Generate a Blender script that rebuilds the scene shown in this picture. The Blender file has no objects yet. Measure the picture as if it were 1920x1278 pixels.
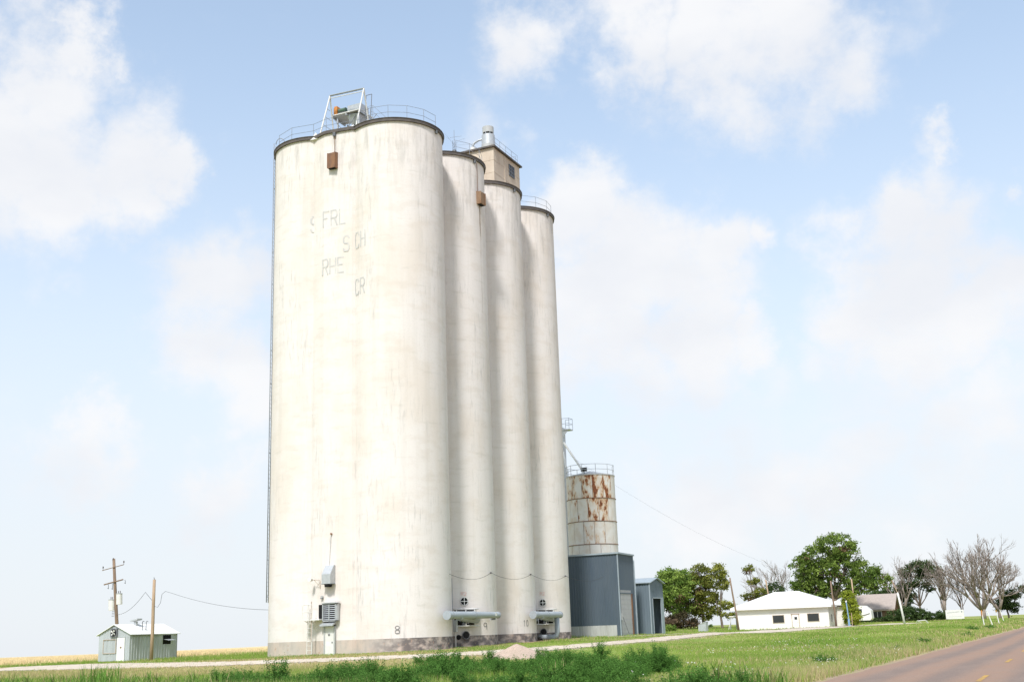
import bpy, math, random
import numpy as np
from mathutils import Vector, Matrix

random.seed(7); rng = np.random.default_rng(11)
scene = bpy.context.scene
col = scene.collection
R_ = math.radians

# ------------------------------------------------------------------ camera
# world frame: +Y runs along the road, -X is the elevator side of the road
FPX, PITCH, ROLL, EYE, YAW = 2179.85, .245, .035, 1.6, .437
cp, sp, cy_, sy_ = math.cos(PITCH), math.sin(PITCH), math.cos(YAW), math.sin(YAW)
F0, R0, Z0 = Vector((-sy_, cy_, 0)), Vector((cy_, sy_, 0)), Vector((0, 0, 1))
fwd = F0*cp + Z0*sp; up0 = -F0*sp + Z0*cp
rgt = R0*math.cos(ROLL) - up0*math.sin(ROLL); upv = up0*math.cos(ROLL) + R0*math.sin(ROLL)
cam = bpy.data.cameras.new('camera'); cam.sensor_width = 36; cam.lens = FPX/1920*36
cam.clip_start = .5; cam.clip_end = 12000
camo = bpy.data.objects.new('camera', cam); col.objects.link(camo)
m = Matrix((rgt, upv, -fwd)).transposed().to_4x4(); m.translation = (0, 0, EYE)
camo.matrix_world = m
scene.camera = camo

# ------------------------------------------------------------------ light, exposure
SUN_EL, SUN_AZ = R_(51), R_(10)          # azimuth from -Y towards +X
sdir = Vector((math.cos(SUN_EL)*math.sin(SUN_AZ), -math.cos(SUN_EL)*math.cos(SUN_AZ), math.sin(SUN_EL)))
sun = bpy.data.lights.new('sun', 'SUN'); sun.energy = 2.0; sun.angle = R_(8); sun.color = (1, .965, .925)
suno = bpy.data.objects.new('sun', sun); col.objects.link(suno)
suno.rotation_euler = sdir.to_track_quat('Z', 'Y').to_euler(); suno.location = (0, -20, 60)
scene.view_settings.view_transform = 'Standard'; scene.view_settings.look = 'None'
scene.view_settings.exposure = 1.05; scene.view_settings.gamma = 1
scene.render.resolution_x, scene.render.resolution_y = 1024, 681
scene.cycles.max_bounces = 6

def pix_dir(px, py):
    return (fwd + rgt*((px-960)/FPX) - upv*((py-639)/FPX)).normalized()

def build_world():
    w = bpy.data.worlds.new('World'); scene.world = w; w.use_nodes = True
    nt = w.node_tree; nt.nodes.clear(); N = nt.nodes.new; L = nt.links.new
    out = N('ShaderNodeOutputWorld')
    sky = N('ShaderNodeTexSky'); sky.sky_type = 'NISHITA'; sky.sun_disc = False
    sky.sun_elevation = SUN_EL; sky.sun_rotation = math.pi - SUN_AZ
    sky.air_density = 1.0; sky.dust_density = 1.6; sky.ozone_density = 1.2; sky.altitude = 900
    tc = N('ShaderNodeTexCoord')
    def math_(op, a, b=None, clamp=False):
        n = N('ShaderNodeMath'); n.operation = op; n.use_clamp = clamp
        for i, v in enumerate((a, b)):
            if v is None: continue
            if isinstance(v, (int, float)): n.inputs[i].default_value = v
            else: L(v, n.inputs[i])
        return n.outputs[0]
    def noise(scale, detail, rough=.55, off=(0, 0, 0), zs=1.0):
        mp = N('ShaderNodeMapping'); mp.inputs['Location'].default_value = off; mp.inputs['Scale'].default_value = (1, 1, zs)
        L(tc.outputs['Generated'], mp.inputs[0])
        n = N('ShaderNodeTexNoise'); n.inputs['Scale'].default_value = scale; n.inputs['Detail'].default_value = detail
        n.inputs['Roughness'].default_value = rough; L(mp.outputs[0], n.inputs['Vector']); return n.outputs['Fac']
    # cumulus seen in the photograph, as directions in the sky
    blobs = [(70,140,150,1),(30,280,200,1),(130,100,90,1),(190,330,170,1),(290,300,100,1),(230,380,130,1),(90,370,150,1),
             (430,540,140,.9),(400,640,130,.8),(470,700,120,.8),(360,620,70,.6),(190,825,90,.8),(110,850,90,.65),(170,910,75,.7),(450,870,90,.75),(430,950,80,.6),
             (1010,40,130,.9),(1180,30,140,.95),(1330,80,160,.9),(1450,40,170,.9),(1560,70,130,.75),(1320,170,70,.5),(1700,20,120,.4),
             (900,220,90,.35),(985,255,60,.4),(1110,400,130,1),(1200,480,150,1),(1120,560,150,1),(1310,530,120,.95),(1400,510,80,.85),(1080,330,70,.6),
             (1150,650,140,.9),(1290,660,150,.95),(1390,670,80,.8),(1180,740,110,.6),
             (1570,440,110,.85),(1650,420,120,.9),(1720,520,150,.95),(1620,550,130,.95),(1800,310,60,.7),(1740,340,90,.55),(1840,600,160,.95),(1700,650,150,.8),(1560,660,90,.6),
             (1850,800,150,.75),(1760,830,110,.6),(1230,890,110,.7),(1330,920,140,.8),(1470,910,130,.75),(1600,930,130,.65),(1750,950,130,.5),(1450,760,120,.5),(1600,780,120,.5),(30,520,60,.35),(60,860,120,.35)]
    # a slight warp so that the outlines are ragged rather than round
    wn = N('ShaderNodeTexNoise'); wn.inputs['Scale'].default_value = 7; wn.inputs['Detail'].default_value = 9; wn.inputs['Roughness'].default_value = .62
    L(tc.outputs['Generated'], wn.inputs['Vector'])
    ws = N('ShaderNodeVectorMath'); ws.operation = 'MULTIPLY_ADD'
    L(wn.outputs['Color'], ws.inputs[0]); ws.inputs[1].default_value = (.22, .22, .22); L(tc.outputs['Generated'], ws.inputs[2])
    wo = N('ShaderNodeVectorMath'); wo.operation = 'SUBTRACT'; L(ws.outputs[0], wo.inputs[0]); wo.inputs[1].default_value = (.11, .11, .11)
    acc = None
    for (x, y, r, wgt) in blobs:
        d = N('ShaderNodeVectorMath'); d.operation = 'DISTANCE'
        L(wo.outputs[0], d.inputs[0]); d.inputs[1].default_value = pix_dir(x, y)
        mr = N('ShaderNodeMapRange'); mr.interpolation_type = 'SMOOTHSTEP'
        L(d.outputs['Value'], mr.inputs[0])
        mr.inputs[1].default_value = 0; mr.inputs[2].default_value = r/FPX*1.35
        mr.inputs[3].default_value = wgt; mr.inputs[4].default_value = 0
        acc = mr.outputs[0] if acc is None else math_('MAXIMUM', acc, mr.outputs[0])
    # everywhere else in the sky the same kind of broken cloud goes on
    vm = N('ShaderNodeVectorMath'); vm.operation = 'DOT_PRODUCT'
    L(tc.outputs['Generated'], vm.inputs[0]); vm.inputs[1].default_value = pix_dir(960, 560)
    away = N('ShaderNodeMapRange'); away.interpolation_type = 'SMOOTHSTEP'; L(vm.outputs['Value'], away.inputs[0])
    away.inputs[1].default_value = .90; away.inputs[2].default_value = .80; away.inputs[3].default_value = 0; away.inputs[4].default_value = 1
    gen = N('ShaderNodeMapRange'); gen.interpolation_type = 'SMOOTHSTEP'; L(noise(3.6, 3, .5, (3, 1, 2), 1.5), gen.inputs[0])
    gen.inputs[1].default_value = .42; gen.inputs[2].default_value = .66
    base = math_('MAXIMUM', acc, math_('MULTIPLY', gen.outputs[0], away.outputs[0]))
    fine = noise(13, 12, .60, (1, 7, 3), 1.5)
    shp = math_('ADD', base, math_('MULTIPLY', math_('SUBTRACT', fine, .5), .85))
    cl = N('ShaderNodeMapRange'); cl.interpolation_type = 'SMOOTHSTEP'; L(shp, cl.inputs[0])
    cl.inputs[1].default_value = .06; cl.inputs[2].default_value = .84
    cloud = math_('MULTIPLY', cl.outputs[0], .96)
    # thin haze: a white veil thickening to the horizon
    sep = N('ShaderNodeSeparateXYZ'); L(tc.outputs['Generated'], sep.inputs[0])
    hz = N('ShaderNodeMapRange'); hz.interpolation_type = 'SMOOTHERSTEP'; L(sep.outputs['Z'], hz.inputs[0])
    hz.inputs[1].default_value = -.02; hz.inputs[2].default_value = .62; hz.inputs[3].default_value = .96; hz.inputs[4].default_value = .30
    tint = N('ShaderNodeMix'); tint.data_type = 'RGBA'; tint.blend_type = 'MULTIPLY'; tint.inputs[0].default_value = 1
    mul = N('ShaderNodeVectorMath'); mul.operation = 'SCALE'; L(sky.outputs[0], tint.inputs[6]); tint.inputs[7].default_value = (.92, 1.045, 1.0, 1); L(tint.outputs[2], mul.inputs[0]); mul.inputs['Scale'].default_value = .13
    m1 = N('ShaderNodeMix'); m1.data_type = 'RGBA'; L(hz.outputs[0], m1.inputs[0]); L(mul.outputs[0], m1.inputs[6]); m1.inputs[7].default_value = (.402, .420, .446, 1)
    m2 = N('ShaderNodeMix'); m2.data_type = 'RGBA'; L(cloud, m2.inputs[0]); L(m1.outputs[2], m2.inputs[6])
    sh = N('ShaderNodeMapRange'); sh.interpolation_type = 'SMOOTHSTEP'; L(noise(5.5, 6, .5, (4, 4, 1), 1.8), sh.inputs[0]); sh.inputs[1].default_value = .36; sh.inputs[2].default_value = .66
    mc = N('ShaderNodeMix'); mc.data_type = 'RGBA'; L(sh.outputs[0], mc.inputs[0]); mc.inputs[6].default_value = (.415, .425, .448, 1); mc.inputs[7].default_value = (.466, .468, .476, 1); L(mc.outputs[2], m2.inputs[7])
    w.cycles.sampling_method = 'MANUAL'; w.cycles.sample_map_resolution = 256
    bg = N('ShaderNodeBackground'); bg.inputs[1].default_value = 1.0; L(m2.outputs[2], bg.inputs[0]); L(bg.outputs[0], out.inputs[0])
build_world()

# ------------------------------------------------------------------ materials
def mat(name, base, rough=.8, var=None, scale=2.0, amt=.5, stretch=(1, 1, 1), bump=0, bscale=20, metal=0, spec=.3, detail=6, lo=.35, hi=.65):
    mt = bpy.data.materials.new(name); mt.use_nodes = True; nt = mt.node_tree; N = nt.nodes.new; L = nt.links.new
    b = nt.nodes['Principled BSDF']; b.inputs['Roughness'].default_value = rough; b.inputs['Metallic'].default_value = metal
    b.inputs['Specular IOR Level'].default_value = spec
    b.inputs['Base Color'].default_value = (*base, 1)
    tc = N('ShaderNodeTexCoord')
    if var:
        mp = N('ShaderNodeMapping'); mp.inputs['Scale'].default_value = stretch; L(tc.outputs['Object'], mp.inputs[0])
        n = N('ShaderNodeTexNoise'); n.inputs['Scale'].default_value = scale; n.inputs['Detail'].default_value = detail; L(mp.outputs[0], n.inputs[0])
        mr = N('ShaderNodeMapRange'); L(n.outputs[0], mr.inputs[0]); mr.inputs[1].default_value = lo; mr.inputs[2].default_value = hi; mr.inputs[4].default_value = amt
        mx = N('ShaderNodeMix'); mx.data_type = 'RGBA'; L(mr.outputs[0], mx.inputs[0]); mx.inputs[6].default_value = (*base, 1); mx.inputs[7].default_value = (*var, 1)
        L(mx.outputs[2], b.inputs['Base Color'])
    if bump:
        n2 = N('ShaderNodeTexNoise'); n2.inputs['Scale'].default_value = bscale; n2.inputs['Detail'].default_value = 6; L(tc.outputs['Object'], n2.inputs[0])
        bp = N('ShaderNodeBump'); bp.inputs['Strength'].default_value = bump; bp.inputs['Distance'].default_value = .03; L(n2.outputs[0], bp.inputs['Height']); L(bp.outputs[0], b.inputs['Normal'])
    return mt

class Nodes:
    """small helper for the richer materials"""
    def __init__(s, name, rough=.85, spec=.25):
        s.m = bpy.data.materials.new(name); s.m.use_nodes = True; s.nt = s.m.node_tree
        s.b = s.nt.nodes['Principled BSDF']; s.b.inputs['Roughness'].default_value = rough; s.b.inputs['Specular IOR Level'].default_value = spec
        s.tc = s.nt.nodes.new('ShaderNodeTexCoord')
    def L(s, a, b): s.nt.links.new(a, b)
    def noise(s, scale, detail=6, stretch=(1, 1, 1), off=(0, 0, 0), rough=.55, coord='Object'):
        mp = s.nt.nodes.new('ShaderNodeMapping'); mp.inputs['Scale'].default_value = stretch; mp.inputs['Location'].default_value = off
        s.L(s.tc.outputs[coord], mp.inputs[0])
        n = s.nt.nodes.new('ShaderNodeTexNoise'); n.inputs['Scale'].default_value = scale; n.inputs['Detail'].default_value = detail; n.inputs['Roughness'].default_value = rough
        s.L(mp.outputs[0], n.inputs[0]); return n.outputs['Fac']
    def rng(s, v, a, b, c=0., d=1., smooth=True):
        n = s.nt.nodes.new('ShaderNodeMapRange'); n.interpolation_type = 'SMOOTHSTEP' if smooth else 'LINEAR'
        s.L(v, n.inputs[0])
        for i, q in zip((1, 2, 3, 4), (a, b, c, d)): n.inputs[i].default_value = q
        return n.outputs[0]
    def mth(s, op, a, b):
        n = s.nt.nodes.new('ShaderNodeMath'); n.operation = op
        for i, v in enumerate((a, b)):
            if isinstance(v, (int, float)): n.inputs[i].default_value = v
            else: s.L(v, n.inputs[i])
        return n.outputs[0]
    def mix(s, f, a, b, mode='MIX'):
        n = s.nt.nodes.new('ShaderNodeMix'); n.data_type = 'RGBA'; n.blend_type = mode
        for i, v in ((0, f), (6, a), (7, b)):
            if isinstance(v, (int, float)): n.inputs[i].default_value = v
            elif isinstance(v, tuple): n.inputs[i].default_value = (*v, 1)
            else: s.L(v, n.inputs[i])
        return n.outputs[2]
    def xyz(s, coord='Object'):
        n = s.nt.nodes.new('ShaderNodeSeparateXYZ'); s.L(s.tc.outputs[coord], n.inputs[0]); return n.outputs
    def out(s, c, h=None, strength=.4, dist=.02):
        s.L(c, s.b.inputs['Base Color'])
        if h is not None:
            bp = s.nt.nodes.new('ShaderNodeBump'); bp.inputs['Strength'].default_value = strength; bp.inputs['Distance'].default_value = dist
            s.L(h, bp.inputs['Height']); s.L(bp.outputs[0], s.b.inputs['Normal'])
        return s.m

def concrete_paint():
    n = Nodes('weathered_white_paint', .9, .15)
    z = n.xyz()[2]
    warm = n.rng(n.noise(.35, 5, (1, 1, .6)), .42, .68)
    c = n.mix(n.mth('MULTIPLY', warm, .55), (.745, .70, .676), (.68, .602, .53))
    st = n.rng(n.noise(1.6, 8, (1, 1, .035), (5, 2, 0)), .50, .72)                 # long run-off streaks
    c = n.mix(n.mth('MULTIPLY', st, .20), c, (.50, .46, .41))
    hp = n.rng(n.noise(.55, 7, (1, 1, 2.6), (7, 5, 1), .6), .48, .66)                # broad washed-out patches between pours
    c = n.mix(n.mth('MULTIPLY', hp, .28), c, (.60, .525, .455))
    ff = n.rng(n.noise(7, 7, (1, 1, 1.6), (2, 8, 8), .7), .50, .68)
    c = n.mix(n.mth('MULTIPLY', ff, .16), c, (.46, .44, .42))
    fine = n.rng(n.noise(5.5, 9, (1, 1, .13), (1, 9, 4), .65), .50, .70)             # short grey weathering
    patch = n.rng(n.noise(.42, 4, (1, 1, .35), (8, 3, 1)), .42, .66)
    c = n.mix(n.mth('MULTIPLY', n.mth('MULTIPLY', fine, patch), .55), c, (.40, .385, .37))
    top = n.rng(z, 29, 37.5)                                                      # soot and algae washed down from the roof edge
    tn = n.rng(n.noise(2.2, 9, (1, 1, .16), (3, 3, 7), .62), .44, .68)
    c = n.mix(n.mth('MULTIPLY', n.mth('MULTIPLY', tn, top), .55), c, (.38, .36, .34))
    lift = n.nt.nodes.new('ShaderNodeTexWave'); lift.wave_type = 'BANDS'; lift.bands_direction = 'Z'
    lift.inputs['Scale'].default_value = .26; lift.inputs['Distortion'].default_value = 1.2; lift.inputs['Detail'].default_value = 3; lift.inputs['Detail Scale'].default_value = 3
    n.L(n.tc.outputs['Object'], lift.inputs[0])
    ln = n.rng(lift.outputs['Fac'], .93, 1.0)
    lp = n.rng(n.noise(.8, 4), .5, .65)
    c = n.mix(n.mth('MULTIPLY', n.mth('MULTIPLY', ln, lp), .30), c, (.55, .52, .47))
    hb = n.mth('ADD', n.noise(14, 6), n.mth('MULTIPLY', ln, -.25))
    return n.out(c, hb, .25, .02)

def concrete_base():
    n = Nodes('stained_bare_concrete', .92, .1)
    x, y, z = n.xyz()
    c = n.mix(n.rng(n.noise(.5, 4), .4, .6), (.50, .445, .40), (.55, .46, .40))
    c = n.mix(n.mth('MULTIPLY', n.rng(n.noise(3, 8, (1, 1, .5)), .45, .65), .4), c, (.36, .34, .32))
    # black mould that grew along the road side of the footing
    side = n.rng(x, 2.2, 6.0)
    mn = n.rng(n.noise(1.6, 8, (1, 1, 1.6), (2, 2, 2)), .30, .60)
    c = n.mix(n.mth('MULTIPLY', n.mth('MULTIPLY', mn, side), .85), c, (.085, .08, .085))
    sp_ = n.rng(n.noise(4.5, 5, (1, 1, 1), (6, 1, 9)), .60, .70)
    low = n.rng(z, 1.15, .6)
    c = n.mix(n.mth('MULTIPLY', n.mth('MULTIPLY', sp_, low), .7), c, (.45, .30, .22))
    return n.out(c, n.noise(10, 7), .5, .03)

def rust_panel(name, thr, amount):
    n = Nodes(name, .7, .3)
    c = n.mix(n.rng(n.noise(1.2, 5), .35, .7), (.70, .68, .64), (.63, .57, .49))
    oi = n.nt.nodes.new('ShaderNodeObjectInfo'); ad = n.nt.nodes.new('ShaderNodeVectorMath'); ad.operation = 'MULTIPLY_ADD'
    n.L(n.tc.outputs['Object'], ad.inputs[0]); ad.inputs[1].default_value = (1, 1, .42); n.L(n.mth('MULTIPLY', oi.outputs['Random'], 37), ad.inputs[2])
    nz = n.nt.nodes.new('ShaderNodeTexNoise'); nz.inputs['Scale'].default_value = 1.9; nz.inputs['Detail'].default_value = 9; nz.inputs['Roughness'].default_value = .66; n.L(ad.outputs[0], nz.inputs[0]); a = nz.outputs['Fac']
    stain = n.rng(a, thr-.10, thr+.02)
    c = n.mix(n.mth('MULTIPLY', stain, .8*amount), c, (.52, .30, .13))
    c = n.mix(n.rng(a, thr, thr+.03), c, n.mix(n.rng(n.noise(7, 4), .4, .6), (.15, .05, .022), (.28, .10, .04)))
    return n.out(c, a, .3, .02)

def leaf_mat(name, trans=.35):
    mt = bpy.data.materials.new(name); mt.use_nodes = True; nt = mt.node_tree; nt.nodes.clear(); N = nt.nodes.new; L = nt.links.new
    o = N('ShaderNodeOutputMaterial'); a = N('ShaderNodeVertexColor'); a.layer_name = 'Col'
    d = N('ShaderNodeBsdfDiffuse'); t = N('ShaderNodeBsdfTranslucent'); mx = N('ShaderNodeMixShader'); mx.inputs[0].default_value = trans
    L(a.outputs[0], d.inputs[0]); L(a.outputs[0], t.inputs[0]); L(d.outputs[0], mx.inputs[1]); L(t.outputs[0], mx.inputs[2]); L(mx.outputs[0], o.inputs[0])
    return mt

def ground_mat():
    n = Nodes('meadow_soil', .95, .1)
    a = n.nt.nodes.new('ShaderNodeVertexColor'); a.layer_name = 'Col'
    v1 = n.rng(n.noise(.35, 8, (1, 1, 1)), .35, .68)
    v2 = n.rng(n.noise(4, 6), .35, .65)
    c = n.mix(n.mth('MULTIPLY', v1, .38), a.outputs[0], n.mix(1.0, a.outputs[0], (1.25, 1.02, .8), 'MULTIPLY'))
    c = n.mix(n.mth('MULTIPLY', v2, .35), c, n.mix(1.0, c, (.62, .66, .6), 'MULTIPLY'))
    return n.out(c, n.noise(6, 8), .6, .08)

def road_mat():
    n = Nodes('chip_seal', .92, .2)
    x = n.xyz()[0]
    w = n.mth('ADD', x, n.mth('MULTIPLY', n.mth('SUBTRACT', n.noise(.25, 4, (1, .08, 1)), .5), 1.6))
    def band(a, wd): return n.rng(n.mth('ABSOLUTE', n.mth('SUBTRACT', w, a), 0), wd, .12)
    tr = n.mth('MAXIMUM', band(-5.2, .75), n.mth('MAXIMUM', band(-3.4, .7), n.mth('MAXIMUM', band(-1.5, .8), band(.4, .8))))
    c = n.mix(n.mth('MULTIPLY', tr, .75), (.33, .215, .155), (.205, .165, .145))
    c = n.mix(n.mth('MULTIPLY', n.rng(n.noise(1.2, 7, (1, .25, 1)), .4, .65), .35), c, (.31, .23, .185))
    c = n.mix(n.mth('MULTIPLY', n.rng(n.noise(30, 3), .4, .6), .35), c, (.10, .085, .08))
    return n.out(c, n.noise(45, 3), .35, .01)

def gravel_mat(name, a, b):
    n = Nodes(name, .95, .1)
    c = n.mix(n.rng(n.noise(.9, 6), .35, .65), a, b)
    c = n.mix(n.mth('MULTIPLY', n.rng(n.noise(14, 4), .45, .62), .35), c, (.22, .19, .15))
    return n.out(c, n.noise(22, 5), .6, .04)

M = {}
M['paint'] = concrete_paint(); M['base'] = concrete_base()
M['rim'] = mat('roof_edge_steel', (.085, .075, .072), .7, (.15, .125, .11), 3, .6)
M['roof'] = mat('gravel_roof', (.30, .29, .27), .95, (.22, .21, .2), 4, .6)
M['stucco'] = mat('headhouse_concrete', (.62, .53, .43), .9, (.47, .38, .30), .9, .75, (1, 1, .5), .3, 12)
M['galv'] = mat('galvanised_steel', (.52, .54, .56), .45, (.40, .42, .44), 5, .6, metal=.35)
M['whitesteel'] = mat('white_painted_steel', (.74, .74, .72), .5, (.62, .59, .54), 4, .5)
M['greysteel'] = mat('grey_painted_steel', (.30, .33, .36), .5, (.22, .235, .25), 3, .6)
M['darksteel'] = mat('dark_steel', (.13, .14, .16), .5, (.2, .19, .18), 6, .5)
M['railsteel'] = mat('weathered_rail_steel', (.24, .27, .32), .5, (.34, .35, .36), 5, .5)
M['rustbox'] = mat('rusted_sheet_steel', (.17, .10, .075), .85, (.30, .155, .08), 2.5, .8, (1, 1, .4), .4, 10)
M['rustorange'] = mat('orange_rusted_steel', (.20, .10, .05), .85, (.30, .21, .14), 2.2, .8, (1, 1, .3), .4, 10)
M['black'] = mat('black_void', (.012, .012, .013), .9)
M['darkglass'] = mat('dark_window_glass', (.03, .033, .036), .08, spec=.6)
M['duct'] = mat('blue_grey_duct_paint', (.37, .41, .45), .45, (.29, .32, .35), 2, .7, (1, .4, 1))
M['blue'] = mat('slate_blue_sheet', (.078, .106, .138), .5, (.10, .126, .152), .9, .7, (1, 1, .3))
M['blue2'] = mat('faded_blue_sheet', (.15, .19, .225), .55, (.12, .157, .19), .9, .7, (1, 1, .3))
M['bluetrim'] = mat('pale_blue_trim', (.33, .385, .43), .5, (.27, .32, .36), 2, .6)
M['zinc'] = mat('zinc_sheet', (.47, .48, .48), .5, (.36, .36, .35), 2, .7, (1, 1, .3))
M['shedgrey'] = mat('weathered_zinc_sheet', (.54, .57, .60), .45, (.44, .46, .475), 1.5, .8, (1, 1, .3), metal=.3)
M['doorgrey'] = mat('grey_roll_door', (.42, .42, .43), .6, (.36, .36, .37), 1.5, .6)
M['white'] = mat('white_house_paint', (.82, .79, .77), .8, (.77, .72, .67), .8, .6)
M['whiteroof'] = mat('white_metal_roof', (.80, .80, .79), .5, (.74, .72, .69), 1.2, .6)
M['tan'] = mat('tan_fascia', (.50, .42, .34), .8, (.38, .29, .22), 4, .7)
M['wood'] = mat('weathered_pole_wood', (.27, .19, .135), .9, (.17, .12, .09), 3, .8, (3, 3, .25), .4, 14)
M['palewood'] = mat('bleached_pole_wood', (.46, .34, .235), .9, (.33, .23, .155), 3, .8, (3, 3, .25), .4, 14)
M['wire'] = mat('cable_black', (.05, .05, .055), .7)
M['porcelain'] = mat('brown_insulator', (.07, .05, .045), .3)
M['brick'] = mat('brown_brick', (.27, .16, .105), .9, (.20, .115, .08), 12, .8, (1, 1, 3))
M['shingle'] = mat('tan_shingle', (.42, .36, .325), .9, (.34, .29, .26), 3, .7)
M['trailer'] = mat('trailer_gelcoat', (.78, .77, .74), .3, (.72, .70, .66), 1, .5)
M['swoosh'] = mat('dark_trailer_stripe', (.07, .065, .065), .4)
M['red'] = mat('faded_red_marking', (.66, .42, .38), .9, (.76, .68, .63), 6, .8)
M['ghost'] = mat('ghost_lettering', (.53, .52, .515), .95, (.70, .67, .635), 1.6, 1, lo=.50, hi=.72)
M['stencil'] = mat('grey_stencil_paint', (.16, .16, .165), .9, (.4, .39, .38), 5, .6)
M['yellow'] = mat('yellow_road_paint', (.52, .31, .06), .85, (.30, .20, .10), 5, .9)
M['bluepaint'] = mat('sky_blue_post_paint', (.16, .33, .52), .6, (.35, .42, .48), 3, .6)
M['orange'] = mat('orange_marker', (.62, .25, .06), .6, (.5, .2, .06), 4, .5)
M['green'] = mat('green_motor_paint', (.09, .17, .115), .5, (.14, .15, .13), 5, .5)
M['bark'] = mat('grey_brown_bark', (.15, .115, .09), .95, (.23, .185, .15), 3, .8, (3, 3, .4), .5, 12)
M['palebark'] = mat('bleached_dead_wood', (.34, .285, .245), .95, (.24, .20, .17), 2, .8, (2, 2, .4))
M['leaf'] = leaf_mat('leaf_tissue'); M['blade'] = leaf_mat('grass_tissue', .3)
M['ground'] = ground_mat(); M['road'] = road_mat()
M['gravel'] = gravel_mat('pale_caliche', (.64, .56, .47), (.55, .475, .385))
M['yard'] = gravel_mat('pinkish_yard_gravel', (.42, .335, .275), (.36, .30, .24))
M['pilesand'] = gravel_mat('pinkish_sand_heap', (.50, .385, .32), (.43, .34, .275))
M['slab'] = mat('pale_concrete_slab', (.5, .46, .4), .9, (.4, .36, .3), 3, .6)
M['far'] = mat('far_white_sheet', (.72, .74, .76), .6, (.66, .68, .7), 1, .5)

# ------------------------------------------------------------------ builders
class MB:
    def __init__(s): s.v = []; s.f = []; s.sm = []
    def face(s, idx, smooth=False): s.f.append(tuple(idx)); s.sm.append(smooth)
    def add(s, pts): i = len(s.v); s.v.extend([tuple(p) for p in pts]); return i
    def quad(s, a, b, c, d): i = s.add((a, b, c, d)); s.face((i, i+1, i+2, i+3)); return s
    def box(s, x0, x1, y0, y1, z0, z1):
        i = s.add([(x, y, z) for z in (z0, z1) for x, y in ((x0, y0), (x1, y0), (x1, y1), (x0, y1))])
        for q in ((3, 2, 1, 0), (4, 5, 6, 7), (0, 1, 5, 4), (1, 2, 6, 5), (2, 3, 7, 6), (3, 0, 4, 7)): s.face([i+k for k in q])
        return s
    def prism(s, poly, z0, z1, smooth=False, caps=True):
        n = len(poly); i = s.add([(x, y, z0) for x, y in poly]); j = s.add([(x, y, z1) for x, y in poly])
        for k in range(n): s.face((i+k, i+(k+1) % n, j+(k+1) % n, j+k), smooth)
        if caps:
            if smooth: i = s.add([(x, y, z0) for x, y in poly]); j = s.add([(x, y, z1) for x, y in poly])
            s.face(range(i+n-1, i-1, -1)); s.face(range(j, j+n))
        return s
    def slab(s, poly3, off):
        """extrude a planar 3-D polygon by the vector off"""
        n = len(poly3); o = Vector(off); i = s.add(poly3); j = s.add([tuple(Vector(p)+o) for p in poly3])
        for k in range(n): s.face((i+k, j+k, j+(k+1) % n, i+(k+1) % n))
        s.face(range(i, i+n)); s.face(range(j+n-1, j-1, -1)); return s
    def cyl(s, p0, p1, r0, r1=None, n=12, caps=True):
        r1 = r0 if r1 is None else r1
        p0, p1 = Vector(p0), Vector(p1); d = (p1-p0).normalized()
        a = d.orthogonal().normalized(); b = d.cross(a)
        c = [(math.cos(2*math.pi*k/n), math.sin(2*math.pi*k/n)) for k in range(n)]
        i = s.add([p0+(a*x+b*y)*r0 for x, y in c]); j = s.add([p1+(a*x+b*y)*r1 for x, y in c])
        for k in range(n): s.face((i+k, i+(k+1) % n, j+(k+1) % n, j+k), True)
        if caps:
            i = s.add([s.v[i+k] for k in range(n)]); j = s.add([s.v[j+k] for k in range(n)])
            s.face(range(i+n-1, i-1, -1)); s.face(range(j, j+n))
        return s
    def tube(s, pts, r, n=6, r1=None):
        r1 = r if r1 is None else r1
        P = [Vector(p) for p in pts]; ring = []
        a = None
        for k, p in enumerate(P):
            d = (P[min(k+1, len(P)-1)]-P[max(k-1, 0)]).normalized()
            if a is None: a = d.orthogonal().normalized()
            a = (a-d*a.dot(d))
            a = a.normalized() if a.length > 1e-6 else d.orthogonal().normalized()
            b = d.cross(a); rr = r+(r1-r)*k/max(1, len(P)-1)
            ring.append(s.add([p+(a*math.cos(2*math.pi*q/n)+b*math.sin(2*math.pi*q/n))*rr for q in range(n)]))
        for i, j in zip(ring, ring[1:]):
            for q in range(n): s.face((i+q, i+(q+1) % n, j+(q+1) % n, j+q), True)
        s.face(range(ring[0]+n-1, ring[0]-1, -1)); s.face(range(ring[-1], ring[-1]+n)); return s
    def build(s, name, material, parent=None, loc=None):
        """verts are world coordinates; they are stored relative to the thing's base"""
        o0 = Vector(loc) if loc is not None else (root_loc(parent) if parent else Vector((0, 0, 0)))
        me = bpy.data.meshes.new(name); me.from_pydata([tuple(Vector(v)-o0) for v in s.v], [], s.f)
        me.polygons.foreach_set('use_smooth', s.sm); me.materials.append(material if not isinstance(material, str) else M[material]); me.update()
        o = bpy.data.objects.new(name, me); col.objects.link(o)
        if parent: o.parent = parent
        else: o.location = o0
        return o
def root_loc(o):
    while o.parent: o = o.parent
    return o.location.copy()
def tag(o, label=None, cat=None, group=None, kind=None):
    for k, v in (('label', label), ('category', cat), ('group', group), ('kind', kind)):
        if v: o[k] = v
    return o
def thing(name, loc, label, cat, group=None):
    o = bpy.data.objects.new(name, None); o.empty_display_size = .3; col.objects.link(o); o.location = loc
    return tag(o, label, cat, group)
def copy_tree(o, parent=None):
    c = o.copy(); col.objects.link(c); c.parent = parent
    for ch in list(o.children): copy_tree(ch, c)
    return c

def smooth(a, b, x):
    t = np.clip((x-a)/(b-a), 0, 1); return t*t*(3-2*t)

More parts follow.
